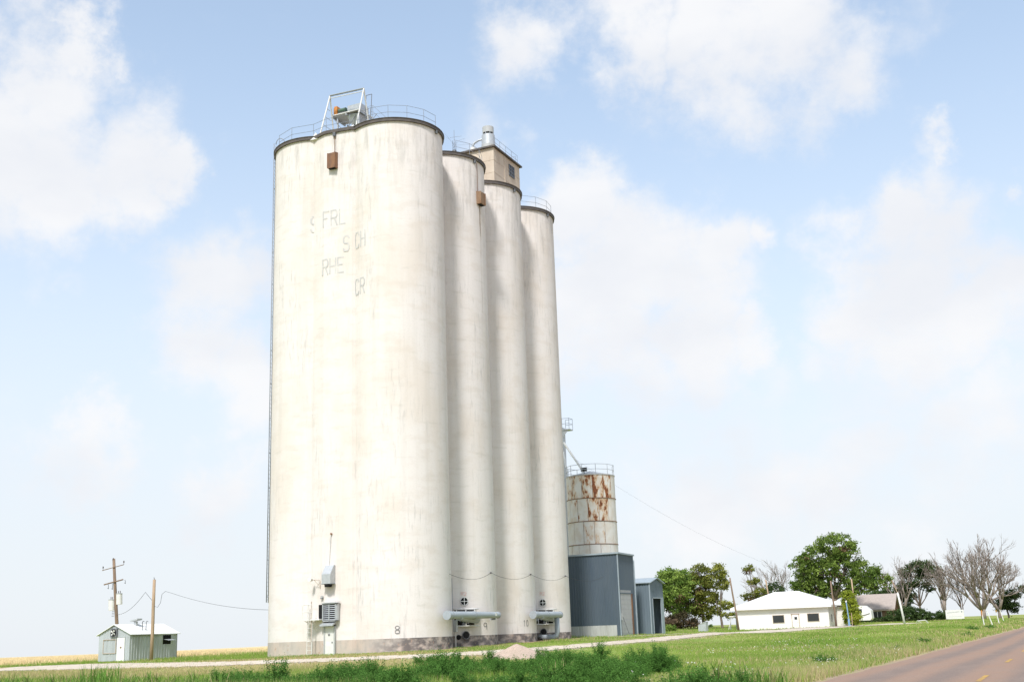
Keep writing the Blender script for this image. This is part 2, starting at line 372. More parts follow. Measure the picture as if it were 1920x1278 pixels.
# ------------------------------------------------------------------ terrain
CTRL = np.array([(-52,66,.37),(-48,64,.40),(-45,64,.50),(-41,65,.70),(-37,70,.78),(-36,78,.88),(-36,90,1.0),(-37,98,1.03),(-36,106,1.03),(-42,110,1.03),(-55,100,.8),
    (-71,76,.34),(-72,82,.38),(-66,72,.34),(-60,60,.33),(-48,58,.38),(-36,55,.45),(-28,58,.45),(-29,70,.60),(-29,85,.68),(-30,100,.75),(-34,125,.82),(-42,144,.92),(-34,146,.7),
    (-43,164,.56),(-50,184,.50),(-42,184,.62),(-35,184,.76),(-31,181,.86),(-33,180,.95),(-24,188,.55),(-33,197,.85),(-33,210,1.02),(-33,232,1.05),(-40,230,1.2),(-65,205,1.1),(-58,208,.95),(-57,222,1.0),
    (-30,243,1.1),(-21,229,.93),(-17,239,.85),(-14,250,.82),(-10.5,150,.46),(-12,160,.45),(-11,180,.5),(-12,200,.6),(-12,120,.35),(-18,130,.5),(-12,90,.22),(-20,90,.5),(-12,60,.08),(-20,60,.25),(-14,45,.0),(-22,45,.08),(-14,32,-.05),
    (-25,35,-.05),(-35,38,.05),(-45,42,.1),(-38,30,-.1),(-55,45,.15),(-75,65,.25),(-90,70,.1),(-100,90,.05),(-80,100,.2),(-130,100,-.2),(-100,150,-.1),(-180,150,-.3),(-140,220,-.2),(-250,150,-.3),(-60,300,.9),(-20,320,.9),(-150,350,.2),(-300,300,-.3),(-20,10,-.2),(-60,10,-.2)])
TRACK = [(-75,66.5,3.6),(-68,66.9,5.0),(-60,63.2,4.6),(-50,58.8,3.2),(-42,57.6,2.3),(-35.5,59.6,2.1),(-31.5,64,2.0),(-29.6,71,2.0),(-29.2,82,2.0),(-30,97,2.1),(-31.5,115,2.3),(-33,135,3.2),(-34.2,155,6.0),(-33.2,172,9.5),(-29.5,186,8),(-26.5,203,5)]
def catmull(P, n):
    P = np.array(P, float); Q = np.vstack([2*P[0]-P[1], P, 2*P[-1]-P[-2]]); o = []
    for i in range(1, len(Q)-2):
        t = np.linspace(0, 1, n, endpoint=False)[:, None]
        o.append(.5*((2*Q[i])+(-Q[i-1]+Q[i+1])*t+(2*Q[i-1]-5*Q[i]+4*Q[i+1]-Q[i+2])*t*t+(-Q[i-1]+3*Q[i]-3*Q[i+1]+Q[i+2])*t**3))
    return np.vstack(o+[P[-1:]])
TRK = catmull(TRACK, 14)
def terrain(x, y):
    x = np.asarray(x, float); y = np.asarray(y, float)
    num = np.zeros_like(x); den = np.zeros_like(x)
    for cx, cy, cz in CTRL:
        d2 = (x-cx)**2+(y-cy)**2; s = 7+.045*math.hypot(cx, cy)
        w = 1/(1+d2/(s*s))**2.6; num += w*cz; den += w
    z = num/den
    z = z*smooth(6.3, 11, -x)
    r = np.hypot(x, y); left = smooth(.35, .75, -x/np.maximum(r, 1))
    return z - left*.0062*np.maximum(r-330, 0)
_exact = terrain
_gx, _gy = np.arange(-150, 14, 1.), np.arange(0, 262, 1.)
_GZ = _exact(*np.meshgrid(_gx, _gy, indexing='ij'))
def track_side(x, y):
    """signed distance from the track's centre line, positive on the road side"""
    best = np.full(x.shape, 1e9); sg = np.ones(x.shape)
    for a, b in zip(TRK[:-1:2], TRK[2::2]):
        dx, dy = b[0]-a[0], b[1]-a[1]; t = np.clip(((x-a[0])*dx+(y-a[1])*dy)/(dx*dx+dy*dy+1e-9), 0, 1); d = np.hypot(x-a[0]-t*dx, y-a[1]-t*dy)
        c = dx*(y-a[1])-dy*(x-a[0]); m_ = d < best; sg = np.where(m_, np.where(c > 0, -1, 1), sg); best = np.minimum(best, d)
    return best*sg
_X, _Y = np.meshgrid(_gx, _gy, indexing='ij'); _C = track_side(_X, _Y)
# the track runs on a low bank: the ground falls from it towards the road
_GZ -= .30*smooth(-2.0, 4.5, _C)*smooth(22, 10, _C)*smooth(165, 135, _Y)*smooth(-14, -20, _X)
def bil(G, x, y):
    u = np.clip(x-_gx[0], 0, len(_gx)-1.001); v = np.clip(y-_gy[0], 0, len(_gy)-1.001); i = u.astype(int); j = v.astype(int); u = u-i; v = v-j
    return (G[i, j]*(1-u)+G[i+1, j]*u)*(1-v)+(G[i, j+1]*(1-u)+G[i+1, j+1]*u)*v
def terrain(x, y):
    x = np.asarray(x, float); y = np.asarray(y, float); z = bil(_GZ, x, y)
    out = (x < -150) | (x > 13) | (y < 0) | (y > 261)
    if out.any(): z[out] = _exact(x[out], y[out])
    return z
def gz(x, y): return float(terrain(np.array([x]), np.array([y]))[0])

# zones on the ground, used by the soil colour and by what grows on it
def vnoise(x, y, s, seed=0):
    x = x/s; y = y/s; xi = np.floor(x).astype(int); yi = np.floor(y).astype(int); fx = x-xi; fy = y-yi
    fx = fx*fx*(3-2*fx); fy = fy*fy*(3-2*fy)
    def h(a, b): v = np.sin(a*127.1+b*311.7+seed*74.7)*43758.5453; return v-np.floor(v)
    return (h(xi, yi)*(1-fx)+h(xi+1, yi)*fx)*(1-fy)+(h(xi, yi+1)*(1-fx)+h(xi+1, yi+1)*fx)*fy
def track_exact(x, y):
    best = np.full(x.shape, 1e9)
    for a, b in zip(TRK[:-1], TRK[1:]):
        dx, dy = b[0]-a[0], b[1]-a[1]; t = np.clip(((x-a[0])*dx+(y-a[1])*dy)/(dx*dx+dy*dy+1e-9), 0, 1)
        best = np.minimum(best, np.hypot(x-a[0]-t*dx, y-a[1]-t*dy)-(a[2]+t*(b[2]-a[2]))*.5)
    return best
_GT = track_exact(*np.meshgrid(_gx, _gy, indexing='ij'))
def track_d(x, y):
    """signed distance (m) to the gravel track edge; negative on the track"""
    return np.where((x < -150) | (x > 13) | (y < 0) | (y > 261), 99., bil(_GT, x, y))
def track_c(x, y): return np.where((x < -150) | (x > 13) | (y < 0) | (y > 261), 99., bil(_C, x, y))
def wheat(x, y):
    l = -x; return smooth(-4, 5, (l+y-158)+(vnoise(x, y, 9, 3)-.5)*10)*smooth(-4, 6, l-(.55*y+20)+(vnoise(x, y, 7, 5)-.5)*6)
def dry(x, y):
    """strip of dry tan grass between the track and the weeds, and along the verge"""
    a = smooth(10, 3, np.abs(track_d(x, y)-2.5))*smooth(-22, -34, x)*smooth(66, 60, y)
    b = smooth(13, 7.5, -x)*.42
    return np.clip(np.maximum(a, b)+(vnoise(x, y, 6, 9)-.5)*.8, 0, 1)

G_GREEN, G_LIME, G_TAN, G_WHEAT = np.array([.205, .285, .07]), np.array([.285, .35, .095]), np.array([.40, .345, .18]), np.array([.66, .54, .32])
def ground_colour(x, y):
    n = vnoise(x, y, 11, 1)[:, None]; c = G_GREEN*(1-n)+G_LIME*n
    d = dry(x, y)[:, None]*.8; c = c*(1-d)+G_TAN*d
    far = (smooth(120, 300, np.hypot(x, y))*.35)[:, None]; c = c*(1-far)+np.array([.27, .27, .09])*far
    w = wheat(x, y)[:, None]; c = c*(1-w)+G_WHEAT*w
    td = track_d(x, y); e = (smooth(.8, -.2, td+(vnoise(x, y, 1.3, 4)-.5)*1.2))[:, None]; c = c*(1-e)+np.array([.46, .39, .29])*e
    # trodden bare soil at the foot of the silos and buildings
    b = (smooth(2.2, .2, np.maximum(np.abs(x+44.9)-7.2, np.abs(y-80)-14.2)+(vnoise(x, y, 2.2, 8)-.5)*2.5)*smooth(-45, -41, x)*.85)[:, None]
    c = c*(1-b)+np.array([.33, .235, .165])*b
    e2 = (smooth(1.3, .1, -x-6.5+(vnoise(x, y, 1.1, 2)-.5)*.9)*.9)[:, None]; c = c*(1-e2)+np.array([.36, .27, .205])*e2
    return c

def build_ground():
    a0 = YAW
    ang = np.concatenate([np.linspace(-28, 28, 300), np.linspace(28, 332, 90)[1:-1]])
    rad = np.concatenate([[.5, 4, 9, 14, 18], np.geomspace(22, 420, 250), np.geomspace(450, 9000, 30)])
    A, Rr = np.meshgrid(np.radians(ang)-a0, rad); x = (np.sin(A)*Rr).ravel(); y = (np.cos(A)*Rr).ravel()
    z = terrain(x, y); na, nr = len(ang), len(rad)
    i = np.arange(nr-1)[:, None]*na; j = np.arange(na)[None]; j2 = (j+1) % na
    q = np.stack([i+j, i+na+j, i+na+j2, i+j2], -1).reshape(-1, 4)[:, ::-1]
    me = bpy.data.meshes.new('ground'); v = np.stack([x, y, z], -1)
    me.from_pydata(v.tolist(), [], q.tolist() + [tuple(range(na))])
    me.polygons.foreach_set('use_smooth', [True]*len(me.polygons))
    ca = me.color_attributes.new('Col', 'FLOAT_COLOR', 'POINT')
    c = np.concatenate([ground_colour(x, y), np.ones((len(x), 1))], 1); ca.data.foreach_set('color', c.astype(np.float32).ravel())
    me.materials.append(M['ground']); o = bpy.data.objects.new('ground', me); col.objects.link(o)
    if me.polygons[10].normal.z < 0: me.flip_normals()
    tag(o, 'grassy plain with a golden wheat field behind the elevator', kind='structure')
build_ground()

def ribbon(name, pts, dz, material, rag=0, label=None, nx=8):
    P = np.array(pts); mb = MB(); rows = []
    for k in range(len(P)):
        a, b = P[max(k-1, 0)], P[min(k+1, len(P)-1)]; t = np.array([b[0]-a[0], b[1]-a[1]]); t /= np.hypot(*t); nrm = np.array([-t[1], t[0]])
        row = []
        wl = P[k, 2]*.5+(random.random()-.5)*rag; wr = P[k, 2]*.5+(random.random()-.5)*rag
        for u in np.linspace(-wr, wl, nx):
            p = P[k, :2]+nrm*u; row.append((p[0], p[1], gz(p[0], p[1])+dz))
        rows.append(mb.add(row))
    for i, j in zip(rows, rows[1:]):
        for q in range(nx-1): mb.face((i+q, j+q, j+q+1, i+q+1), True)
    o = mb.build(name, material); me = o.data
    if me.polygons[0].normal.z < 0: me.flip_normals()
    return tag(o, label, kind='structure')
ribbon('gravel_track', catmull(TRACK, 40), .022, M['gravel'], .9, 'pale gravel track running past the silos to the white building')
ribbon('gravel_yard', [(-60, 181, 4.5), (-54, 181, 5.5), (-49, 179, 9), (-44, 177.5, 13), (-38, 177, 14.5), (-33, 178, 13), (-28.5, 180, 11), (-25, 182, 6)], .034, M['yard'], .8, 'pinkish gravel yard in front of the white building')
ribbon('bare_strip', [(-35.2, 93, 1.0), (-34.5, 97, 1.6), (-33.6, 101, 1.4), (-33, 106, .8)], .03, M['gravel'], .5, 'narrow strip of pale bare soil beside the blue sheds')

mb = MB()
ys = list(np.linspace(-60, 300, 121))+list(np.geomspace(310, 5000, 24)); prev = None
for y in ys:
    e = -6.5+(random.random()-.5)*.28 if y < 300 else -6.5
    row = mb.add([(xx, y, .03+.03*(1-((xx+2.5)/4.1)**2)) for xx in (e, -5, -2.5, 0, 1.6)])
    if prev is not None:
        for q in range(4): mb.face((prev+q, prev+q+1, row+q+1, row+q), True)
    prev = row
road = tag(mb.build('road', 'road'), 'worn brownish chip sealed country road', kind='structure')
for k in range(-4, 22):
    y0 = 31.4+12.2*k
    MB().quad((-2.56, y0, .0655), (-2.43, y0, .0655), (-2.43, y0+3.1, .0655), (-2.56, y0+3.1, .0655)).build('lane_dash', 'yellow', road)

# ------------------------------------------------------------------ grain elevator
SR, H, SP, BX, BY, AX = 3.475, 37.76, 6.91, -41.58, 69.68, -48.20
BAND = 1.47
elev = thing('grain_elevator', ((AX+BX)/2, 80, .5), 'tall white concrete grain elevator of clustered round silos', 'grain elevator')
def circ(cx, cy, r, n=96): return [(cx+r*math.sin(2*math.pi*k/n), cy-r*math.cos(2*math.pi*k/n)) for k in range(n)]
first = {}
for cx in (BX, AX):
    for i in range(4):
        cy = BY+SP*i
        def part(name, build):
            o = build()
            return o
        s = MB().prism(circ(cx, cy, SR), BAND, H-.22, True).build('silo', 'paint', elev)
        MB().prism(circ(cx, cy, SR+.012), -.5, BAND, True).build('footing', 'base', s)
        # roof edge: a dark drip band with a slightly tilted lip
        r = MB(); r.prism(circ(cx, cy, SR+.13), H-.20-.06, H-.04, True); r.prism(circ(cx, cy, SR+.17), H-.04, H, True)
        r.build('roof_edge', 'rim', s)
# infill walls between the two rows of silos at either end
for sgn, cy in ((-1, BY), (1, BY+3*SP)):
    f_ = cy+sgn*SR
    pts = [(-46.72, cy+sgn*3.12), (-45.95, cy+sgn*(SR-.10)), (-45.55, cy+sgn*(SR+.03)), (-45.1, cy+sgn*(SR+.02)), (-43.35, cy+sgn*(SR-.22)), (-43.15, cy+sgn*3.1), (-43.15, cy+sgn*1.5), (-46.72, cy+sgn*1.5)]
    if sgn > 0: pts = pts[::-1]
    w = MB().prism(pts, BAND, H-.24, False).build('infill_wall', 'paint', elev)
    grow = [(x, y+sgn*(.012 if abs(y-cy) > 2.9 else 0)) for x, y in pts]
    MB().prism(grow, -.5, BAND-.002, False).build('footing', 'base', w)
    grow = [(x, y+sgn*(.14 if abs(y-cy) > 2.9 else 0)) for x, y in pts]
    MB().prism(grow, H-.25, H-.012, False).build('roof_edge', 'rim', w)
MB().box(AX, BX, BY, BY+3*SP, H-.6, H+.02).build('roof_deck', 'roof', elev)
for cy in [BY+SP*(i+.5) for i in range(3)]:
    MB().box(BX+.9, BX+1.6, cy-1.2, cy+1.2, H-.4, H-.05).build('roof_gusset', 'roof', elev)

def on_silo(i, phi, z, out=0., cx=BX):
    p = R_(phi); return Vector((cx+(SR+out)*math.sin(p), BY+SP*i-(SR+out)*math.cos(p), z))

# stroke lettering (x right, y up, unit box), written on a curved or flat wall
GLY = {'S': [[(1,.85),(.8,1),(.2,1),(0,.85),(0,.62),(.2,.52),(.8,.48),(1,.36),(1,.15),(.8,0),(.2,0),(0,.15)]], 'F': [[(0,0),(0,1),(1,1)],[(0,.52),(.7,.52)]],
       'R': [[(0,0),(0,1),(.8,1),(1,.85),(1,.62),(.8,.5),(0,.5)],[(.55,.5),(1,0)]], 'L': [[(0,1),(0,0),(.95,0)]], 'C': [[(1,.82),(.8,1),(.2,1),(0,.82),(0,.18),(.2,0),(.8,0),(1,.18)]],
       'H': [[(0,0),(0,1)],[(1,0),(1,1)],[(0,.5),(1,.5)]], 'E': [[(1,1),(0,1),(0,0),(1,0)],[(0,.52),(.75,.52)]], 'I': [[(.5,0),(.5,1)]], 'T': [[(0,1),(1,1)],[(.5,1),(.5,0)]],
       'O': [[(.2,0),(0,.18),(0,.82),(.2,1),(.8,1),(1,.82),(1,.18),(.8,0),(.2,0)]], 'N': [[(0,0),(0,1),(1,0),(1,1)]],
       '8': [[(.5,.52),(.1,.66),(.1,.88),(.35,1),(.65,1),(.9,.88),(.9,.66),(.5,.52),(.05,.36),(.05,.12),(.3,0),(.7,0),(.95,.12),(.95,.36),(.5,.52)]],
       '9': [[(.95,.62),(.7,.45),(.25,.45),(.0,.62),(.0,.85),(.25,1),(.7,1),(.95,.85),(.95,.62),(.95,0)]], '1': [[(.2,.8),(.55,1),(.55,0)]], '0': [[(.25,0),(0,.25),(0,.75),(.25,1),(.75,1),(1,.75),(1,.25),(.75,0),(.25,0)]],
       'P': [[(0,0),(0,1),(.8,1),(1,.85),(1,.62),(.8,.5),(0,.5)]], '2': [[(0,.8),(.2,1),(.8,1),(1,.8),(1,.6),(0,0),(1,0)]], '7': [[(0,1),(1,1),(.35,0)]]}
def letters(text, place, w, h, gap, stroke, material, parent, name='painted_letter'):
    u0 = 0
    for ch in text:
        if ch != ' ':
            mb = MB(); lay = 0
            for st in GLY[ch]:
                for (ax, ay), (bx, by) in zip(st, st[1:]):
                    a = np.array([u0+ax*w, ay*h]); b = np.array([u0+bx*w, by*h]); d = (b-a)/max(1e-6, np.hypot(*(b-a))); nn = np.array([-d[1], d[0]])*stroke/2; e = d*stroke*.35
                    q = [place(*p, lay*.0022) for p in (a-e+nn, a-e-nn, b+e-nn, b+e+nn)]; lay += 1
                    mb.quad(*q)
            o = mb.build(name, material, parent)
        u0 += w+gap
def flat_place(x0, z0, y): return lambda u, v: (x0+u, y, z0+v)
def cyl_place(i, phi0, z0, out=.012, cx=BX):
    return lambda u, v, d=0: tuple(on_silo(i, phi0+math.degrees(u/SR), z0+v, out+d, cx))
def wall_y(x):
    """front plane of the infill wall"""
    return BY-SR-.03 if x < -45.1 else BY-SR-.02+(x+45.1)/1.75*.24
def wall_place(x0, z0): return lambda u, v, d=0: (x0+u, wall_y(x0+u)-.007-d, z0+v)
letters('S', cyl_place(0, 22.5, 30.3, .012, AX), .48, 1.15, .2, .12, 'ghost', elev)
letters('FRL', wall_place(-45.62, 30.38), .46, 1.12, .20, .10, 'ghost', elev)
letters('S', wall_place(-43.98, 28.3), .42, 1.12, .18, .11, 'ghost', elev)
letters('CH', cyl_place(0, -26.2, 28.4), .42, 1.12, .2, .10, 'ghost', elev)
letters('RHE', wall_place(-45.8+.15, 26.75), .44, 1.12, .17, .10, 'ghost', elev)
letters('CR', cyl_place(0, -26.2, 24.95), .40, 1.1, .17, .10, 'ghost', elev)
letters('8', cyl_place(0, 24.8, 1.78), .30, .46, .1, .05, 'stencil', elev, 'silo_number')
letters('9', cyl_place(1, 72.5, 1.86), .30, .44, .1, .05, 'stencil', elev, 'silo_number')
letters('10', cyl_place(2, 70, 2.02), .20, .42, .12, .05, 'stencil', elev, 'silo_number')
letters('R2', cyl_place(1, 42.6, 4.22), .15, .24, .07, .045, 'red', elev, 'red_marking')
letters('R2', cyl_place(3, 41.0, 4.42), .15, .24, .07, .045, 'red', elev, 'red_marking')

# railings along the roof edges
def railing(paths, h=1.07, r=.018):
    """posts and two rails over a list of 3-D base points"""
    mb = MB()
    for P in paths:
        for p in P: mb.cyl(p, Vector(p)+Vector((0, 0, h)), r, n=5)
        for f_ in (.5, 1.): mb.tube([Vector(p)+Vector((0, 0, h*f_)) for p in P], r*.85, 5)
    return mb
def arc(cx, i, a0, a1, n, out=-.12): return [on_silo(i, a0+(a1-a0)*k/(n-1), H, out, cx) for k in range(n)]
railing([arc(AX, 0, -100, 24, 5) + [Vector((-45.5, BY-SR+.1, H)), Vector((-43.6, BY-SR+.3, H))] + arc(BX, 0, -25, 92, 6)]).build('roof_railing', 'railsteel', elev)
railing([arc(BX, 1, 48, 120, 4)]).build('roof_railing', 'railsteel', elev)
railing([arc(BX, 3, 35, 110, 4)]).build('roof_railing', 'railsteel', elev)
railing([[Vector((AX-2.5, BY+SP*1.5+k*2.2, H)) for k in range(4)]]).build('roof_railing', 'railsteel', elev)
railing([[Vector((-44.2+.9*k, 80.5+1.0*k, H)) for k in range(4)]]).build('roof_railing', 'railsteel', elev)

# drip spouts under the roof edge
for (i, ph) in ((0, 88), (1, 78), (2, 82), (3, 82)):
    p = on_silo(i, ph, H-.25, .05); MB().box(p.x-.09, p.x+.09, p.y-.09, p.y+.09, H-.52, H-.255).build('roof_drain', 'darksteel', elev)
MB().box(-44.78, -44.56, wall_y(-44.7)-.16, wall_y(-44.7)-.01, H-.55, H-.26).build('roof_drain', 'darksteel', elev)

# ladder up the far left side of the first silo
lad = MB(); la = []
for dphi in (-1.6, 6.):
    la.append([on_silo(0, -62+dphi-8, z, .22, AX) for z in (4.2, 20, H+1.1)])
for P in la: lad.tube(P, .035, 5)
for k in range(110):
    z = 4.4+k*.305; lad.cyl(on_silo(0, -71.6, z, .22, AX), on_silo(0, -64, z, .22, AX), .012, n=4)
for k in range(14):
    z = 4.6+k*2.55; lad.cyl(on_silo(0, -67, z, -.02, AX), on_silo(0, -67, z, .26, AX), .03, n=5)
lad.tube([on_silo(0, -67, H+1.1+.5*math.sin(t), .22-.7*(1-math.cos(t))*.5-.1, AX) for t in np.linspace(0, 3.1, 7)], .03, 5)
lad.build('wall_ladder', 'railsteel', elev)

# headhouse on the roof
hx0, hx1, hy0, hy1, hz = -47.6, -42.5, 88.44, 93.95, 44.30
hh = MB().box(hx0, hx1, hy0, hy1, H-.1, hz).build('headhouse', 'stucco', elev)
hr = MB(); hr.box(hx0-.22, hx1+.22, hy0-.22, hy1+.22, hz, hz+.14); hr.build('headhouse_roof', 'rim', hh)
MB().box(hx0-.15, hx1+.15, hy0-.15, hy1+.15, hz+.14, hz+.2).build('headhouse_deck', 'roof', hh)
for z in (39.3, 40.6, 41.9, 43.1):
    b = MB(); b.box(hx0-.015, hx1+.015, hy0-.015, hy1+.015, z, z+.05); b.build('form_joint', 'stucco', hh)
for y in (90.6,):
    MB().box(hx1, hx1+.05, y, y+.22, H, hz-.05).build('pilaster', 'stucco', hh)
MB().box(hx1-.02, hx1+.03, 91.62, 92.68, 42.72, 43.78).build('window_pane', 'darkglass', hh)
wf = MB()
for y in (91.58, 91.96, 92.30, 92.66): wf.box(hx1-.01, hx1+.07, y, y+.06, 42.68, 43.8)
for z in (42.66, 43.04, 43.4, 43.76): wf.box(hx1-.01, hx1+.065, 91.58, 92.72, z, z+.05)
wf.build('window_frame', 'darksteel', hh)
railing([[Vector((hx1-.1, hy0+.3+k*1.27, hz+.2)) for k in range(5)], [Vector((hx0+k*1.2, hy1-.1, hz+.2)) for k in range(5)]], .95).build('headhouse_railing', 'railsteel', hh)

# roof plant: top-level things standing on the elevator
st = thing('exhaust_stack', (-43.2, 89.6, hz+.2), 'stubby galvanised exhaust stack with slotted cowl on the headhouse roof', 'exhaust stack')
c0 = Vector((-43.5, 89.5, 0))
def zc(z): return Vector((c0.x, c0.y, z))
MB().cyl(zc(hz+.15), zc(hz+.75), .66, n=24).build('base_collar', 'zinc', st)
MB().cyl(zc(hz+.75), zc(hz+1.75), .64, .60, 24).build('barrel', 'galv', st)
MB().cyl(zc(hz+1.75), zc(hz+1.98), .40, n=20).build('throat', 'black', st)
MB().cyl(zc(hz+1.98), zc(hz+2.55), .52, n=24).build('cowl', 'zinc', st)
b = MB()
for k in range(8):
    a = k*math.pi/4; b = MB(); b.cyl((c0.x+.5*math.cos(a), c0.y+.5*math.sin(a), hz+1.72), (c0.x+.5*math.cos(a), c0.y+.5*math.sin(a), hz+2.0), .03, n=5); b.build('cowl_bracket', 'galv', st)
MB().tube([(-43.75, 89.4, hz+1.45), (-44.35, 89.3, hz+1.42), (-44.8, 89.2, hz+1.2), (-44.95, 89.15, hz+.9), (-44.95, 89.15, hz+.6)], .10, 8).build('side_pipe', 'galv', st)
MB().cyl((-44.95, 89.15, hz+.15), (-44.95, 89.15, hz+.72), .24, n=14).build('pipe_pot', 'whitesteel', st)

at_ = thing('lattice_antenna', (-42.9, 81.6, H), 'thin lattice radio mast with whip aerials behind the roof railing', 'antenna')
mb = MB(); c = Vector((-42.9, 81.6, H)); leg = [(c.x+.16*math.cos(a), c.y+.16*math.sin(a)) for a in (0, 2.1, 4.2)]
for x, y in leg: mb.cyl((x, y, H), (x, y, H+4.6), .015, n=4)
for k in range(15):
    for q in range(3):
        a, b2 = leg[q], leg[(q+1) % 3]; mb.cyl((*a, H+.3*k), (*b2, H+.3*k+.3), .010, n=4)
mb.build('mast', 'darksteel', at_)
mb = MB()
for k, (dx, dz) in enumerate(((-1.0, 5.3), (.7, 4.95), (1.5, 4.6), (-.55, 4.9))): mb.tube([(c.x, c.y, H+4.2), (c.x+dx*.5, c.y+dx*.5, H+dz-.2), (c.x+dx, c.y+dx, H+dz)], .008, 4)
mb.cyl((c.x, c.y, H+4.4), (c.x, c.y, H+5.6), .02, n=5); mb.cyl((c.x-.3, c.y-.2, H+4.9), (c.x+.5, c.y+.4, H+5.1), .012, n=4)
mb.build('aerial', 'railsteel', at_)
MB().box(c.x-.14, c.x+.14, c.y-.14, c.y+.14, H+3.5, H+3.75).build('junction_box', 'darksteel', at_)

gan = thing('hoist_gantry', (-45, 68, H), 'white A frame hoist gantry standing at the silo roof edge', 'gantry')
GY, GT = 67.7, H+3.55
fl, fr = Vector((-46.72, GY-.95, H-.12)), Vector((-43.25, GY-.85, H))
tl, tr_ = Vector((-46.12, GY, GT+.12)), Vector((-43.1, GY, GT))
MB().cyl(tl, tr_, .07, n=8).build('beam', 'greysteel', gan)
MB().cyl(tl-Vector((0, 0, .22)), tr_-Vector((0, 0, .22)), .03, n=6).build('tie_rod', 'whitesteel', gan)
for t, sx in ((tl, -.28), (tr_, -.12)):
    for dy in (-.95, 1.1): MB().cyl(t, (t.x+sx, GY+dy, H-.02), .055, n=8).build('leg', 'whitesteel', gan)
mb = MB()
for k in range(1, 5): MB().cyl((-46.2-.06*k, GY-.2*k, GT-.7*k-.3), (-46.2-.06*k, GY+.22*k, GT-.7*k-.3), .02, n=5).build('end_lacing', 'whitesteel', gan)
p = Vector((-46.6, GY-1.13, H-.05)); mb = MB(); i = mb.add([(p.x-.35, p.y-.25, p.z-.25), (p.x+.35, p.y-.25, p.z-.25), (p.x+.35, p.y+.3, p.z-.25), (p.x-.35, p.y+.3, p.z-.25), (p.x, p.y, p.z+.38)])
for q in ((0, 1, 4), (1, 2, 4), (2, 3, 4), (3, 0, 4), (3, 2, 1, 0)): mb.face([i+k for k in q])
mb.build('foot_shoe', 'whitesteel', gan)

dm = thing('conveyor_drive', (-44.9, 69.5, H), 'galvanised conveyor head with platform and spouts behind the gantry', 'conveyor')
PZ = H+2.35
MB().box(-46.5, -43.9, 68.4, 70.2, PZ, PZ+.07).build('platform', 'whitesteel', dm)
mb = MB()
for x in (-46.4, -45.2, -44.0): MB().box(x, x+.08, 68.42, 70.15, PZ-.16, PZ-.002).build('platform_joist', 'galv', dm)
for x in (-46.1, -44.2):
    for y in (68.6, 70.0): MB().box(x, x+.1, y, y+.1, H, PZ-.16).build('support_leg', 'galv', dm)
mb = MB(); mb.cyl((-46.0, 68.65, H+.2), (-44.4, 68.65, PZ-.2), .03, n=5); mb.cyl((-44.3, 68.65, H+.2), (-43.2, 69.6, PZ-.1), .03, n=5); mb.cyl((-46.3, 68.5, PZ-.2), (-45.3, 68.8, H+.6), .03, n=5); mb.build('brace', 'greysteel', dm)
mb = MB(); mb.box(-45.15, -43.95, 68.6, 69.7, PZ+.08, PZ+.62); mb.build('conveyor_head', 'galv', dm)
mb = MB(); i = mb.add([(-45.2, 68.6, PZ-.16), (-44.1, 68.6, PZ-.16), (-44.1, 69.8, PZ-.16), (-45.2, 69.8, PZ-.16), (-44.95, 68.9, PZ-.85), (-44.4, 68.9, PZ-.85), (-44.4, 69.5, PZ-.85), (-44.95, 69.5, PZ-.85)])
for q in ((0, 1, 5, 4), (1, 2, 6, 5), (2, 3, 7, 6), (3, 0, 4, 7)): mb.face([i+k for k in q])
mb.build('hopper', 'galv', dm)
for (x1, y1) in ((-46.3, 68.2), (-43.6, 68.3), (-44.6, 71.2)):
    MB().cyl((-44.7, 69.2, PZ-.75), (x1, y1, H-.05), .20, n=12).build('spout', 'galv', dm)
MB().box(-43.95, -42.7, 68.9, 70.4, H+.55, H+1.3).build('conveyor_casing', 'galv', dm)
mb = MB()
for k in range(8): mb.cyl((-43.8+.02*k, 68.8, H+.1+.2*k), (-43.3+.02*k, 68.8, H+.1+.2*k), .02, n=4)
mb.cyl((-43.8, 68.8, H), (-43.6, 68.8, PZ+1.2), .025, n=5); mb.cyl((-43.3, 68.8, H), (-43.1, 68.8, PZ+1.2), .025, n=5); mb.cyl((-43.6, 68.8, PZ+1.2), (-43.1, 68.8, PZ+1.2), .025, n=5)
mb.build('access_ladder', 'darksteel', dm)
railing([[Vector((-46.5, 70.2, PZ+.05)), Vector((-45.2, 70.2, PZ+.05)), Vector((-43.9, 70.2, PZ+.05)), Vector((-42.8, 71.2, H+1.1)), Vector((-41.6, 72.4, H+.3))]], 1.0).build('platform_railing', 'railsteel', dm)
mo = thing('drive_motor', (-45.9, 69, PZ+.07), 'green electric motor with orange belt guard on the roof platform', 'motor')
MB().cyl((-45.95, 68.75, PZ+.37), (-45.35, 68.75, PZ+.37), .24, n=16).build('motor_body', 'green', mo)
MB().box(-45.95, -45.3, 68.5, 69.0, PZ+.07, PZ+.22).build('motor_base', 'darksteel', mo)
mb = MB(); mb.prism([(-46.28, 68.5), (-46.02, 68.5), (-46.02, 69.0), (-46.28, 69.0)], PZ+.07, PZ+.78); mb.build('belt_guard', 'orange', mo)
MB().box(-46.36, -46.285, 68.55, 68.95, PZ+.2, PZ+.7).build('guard_plate', 'rustbox', mo)

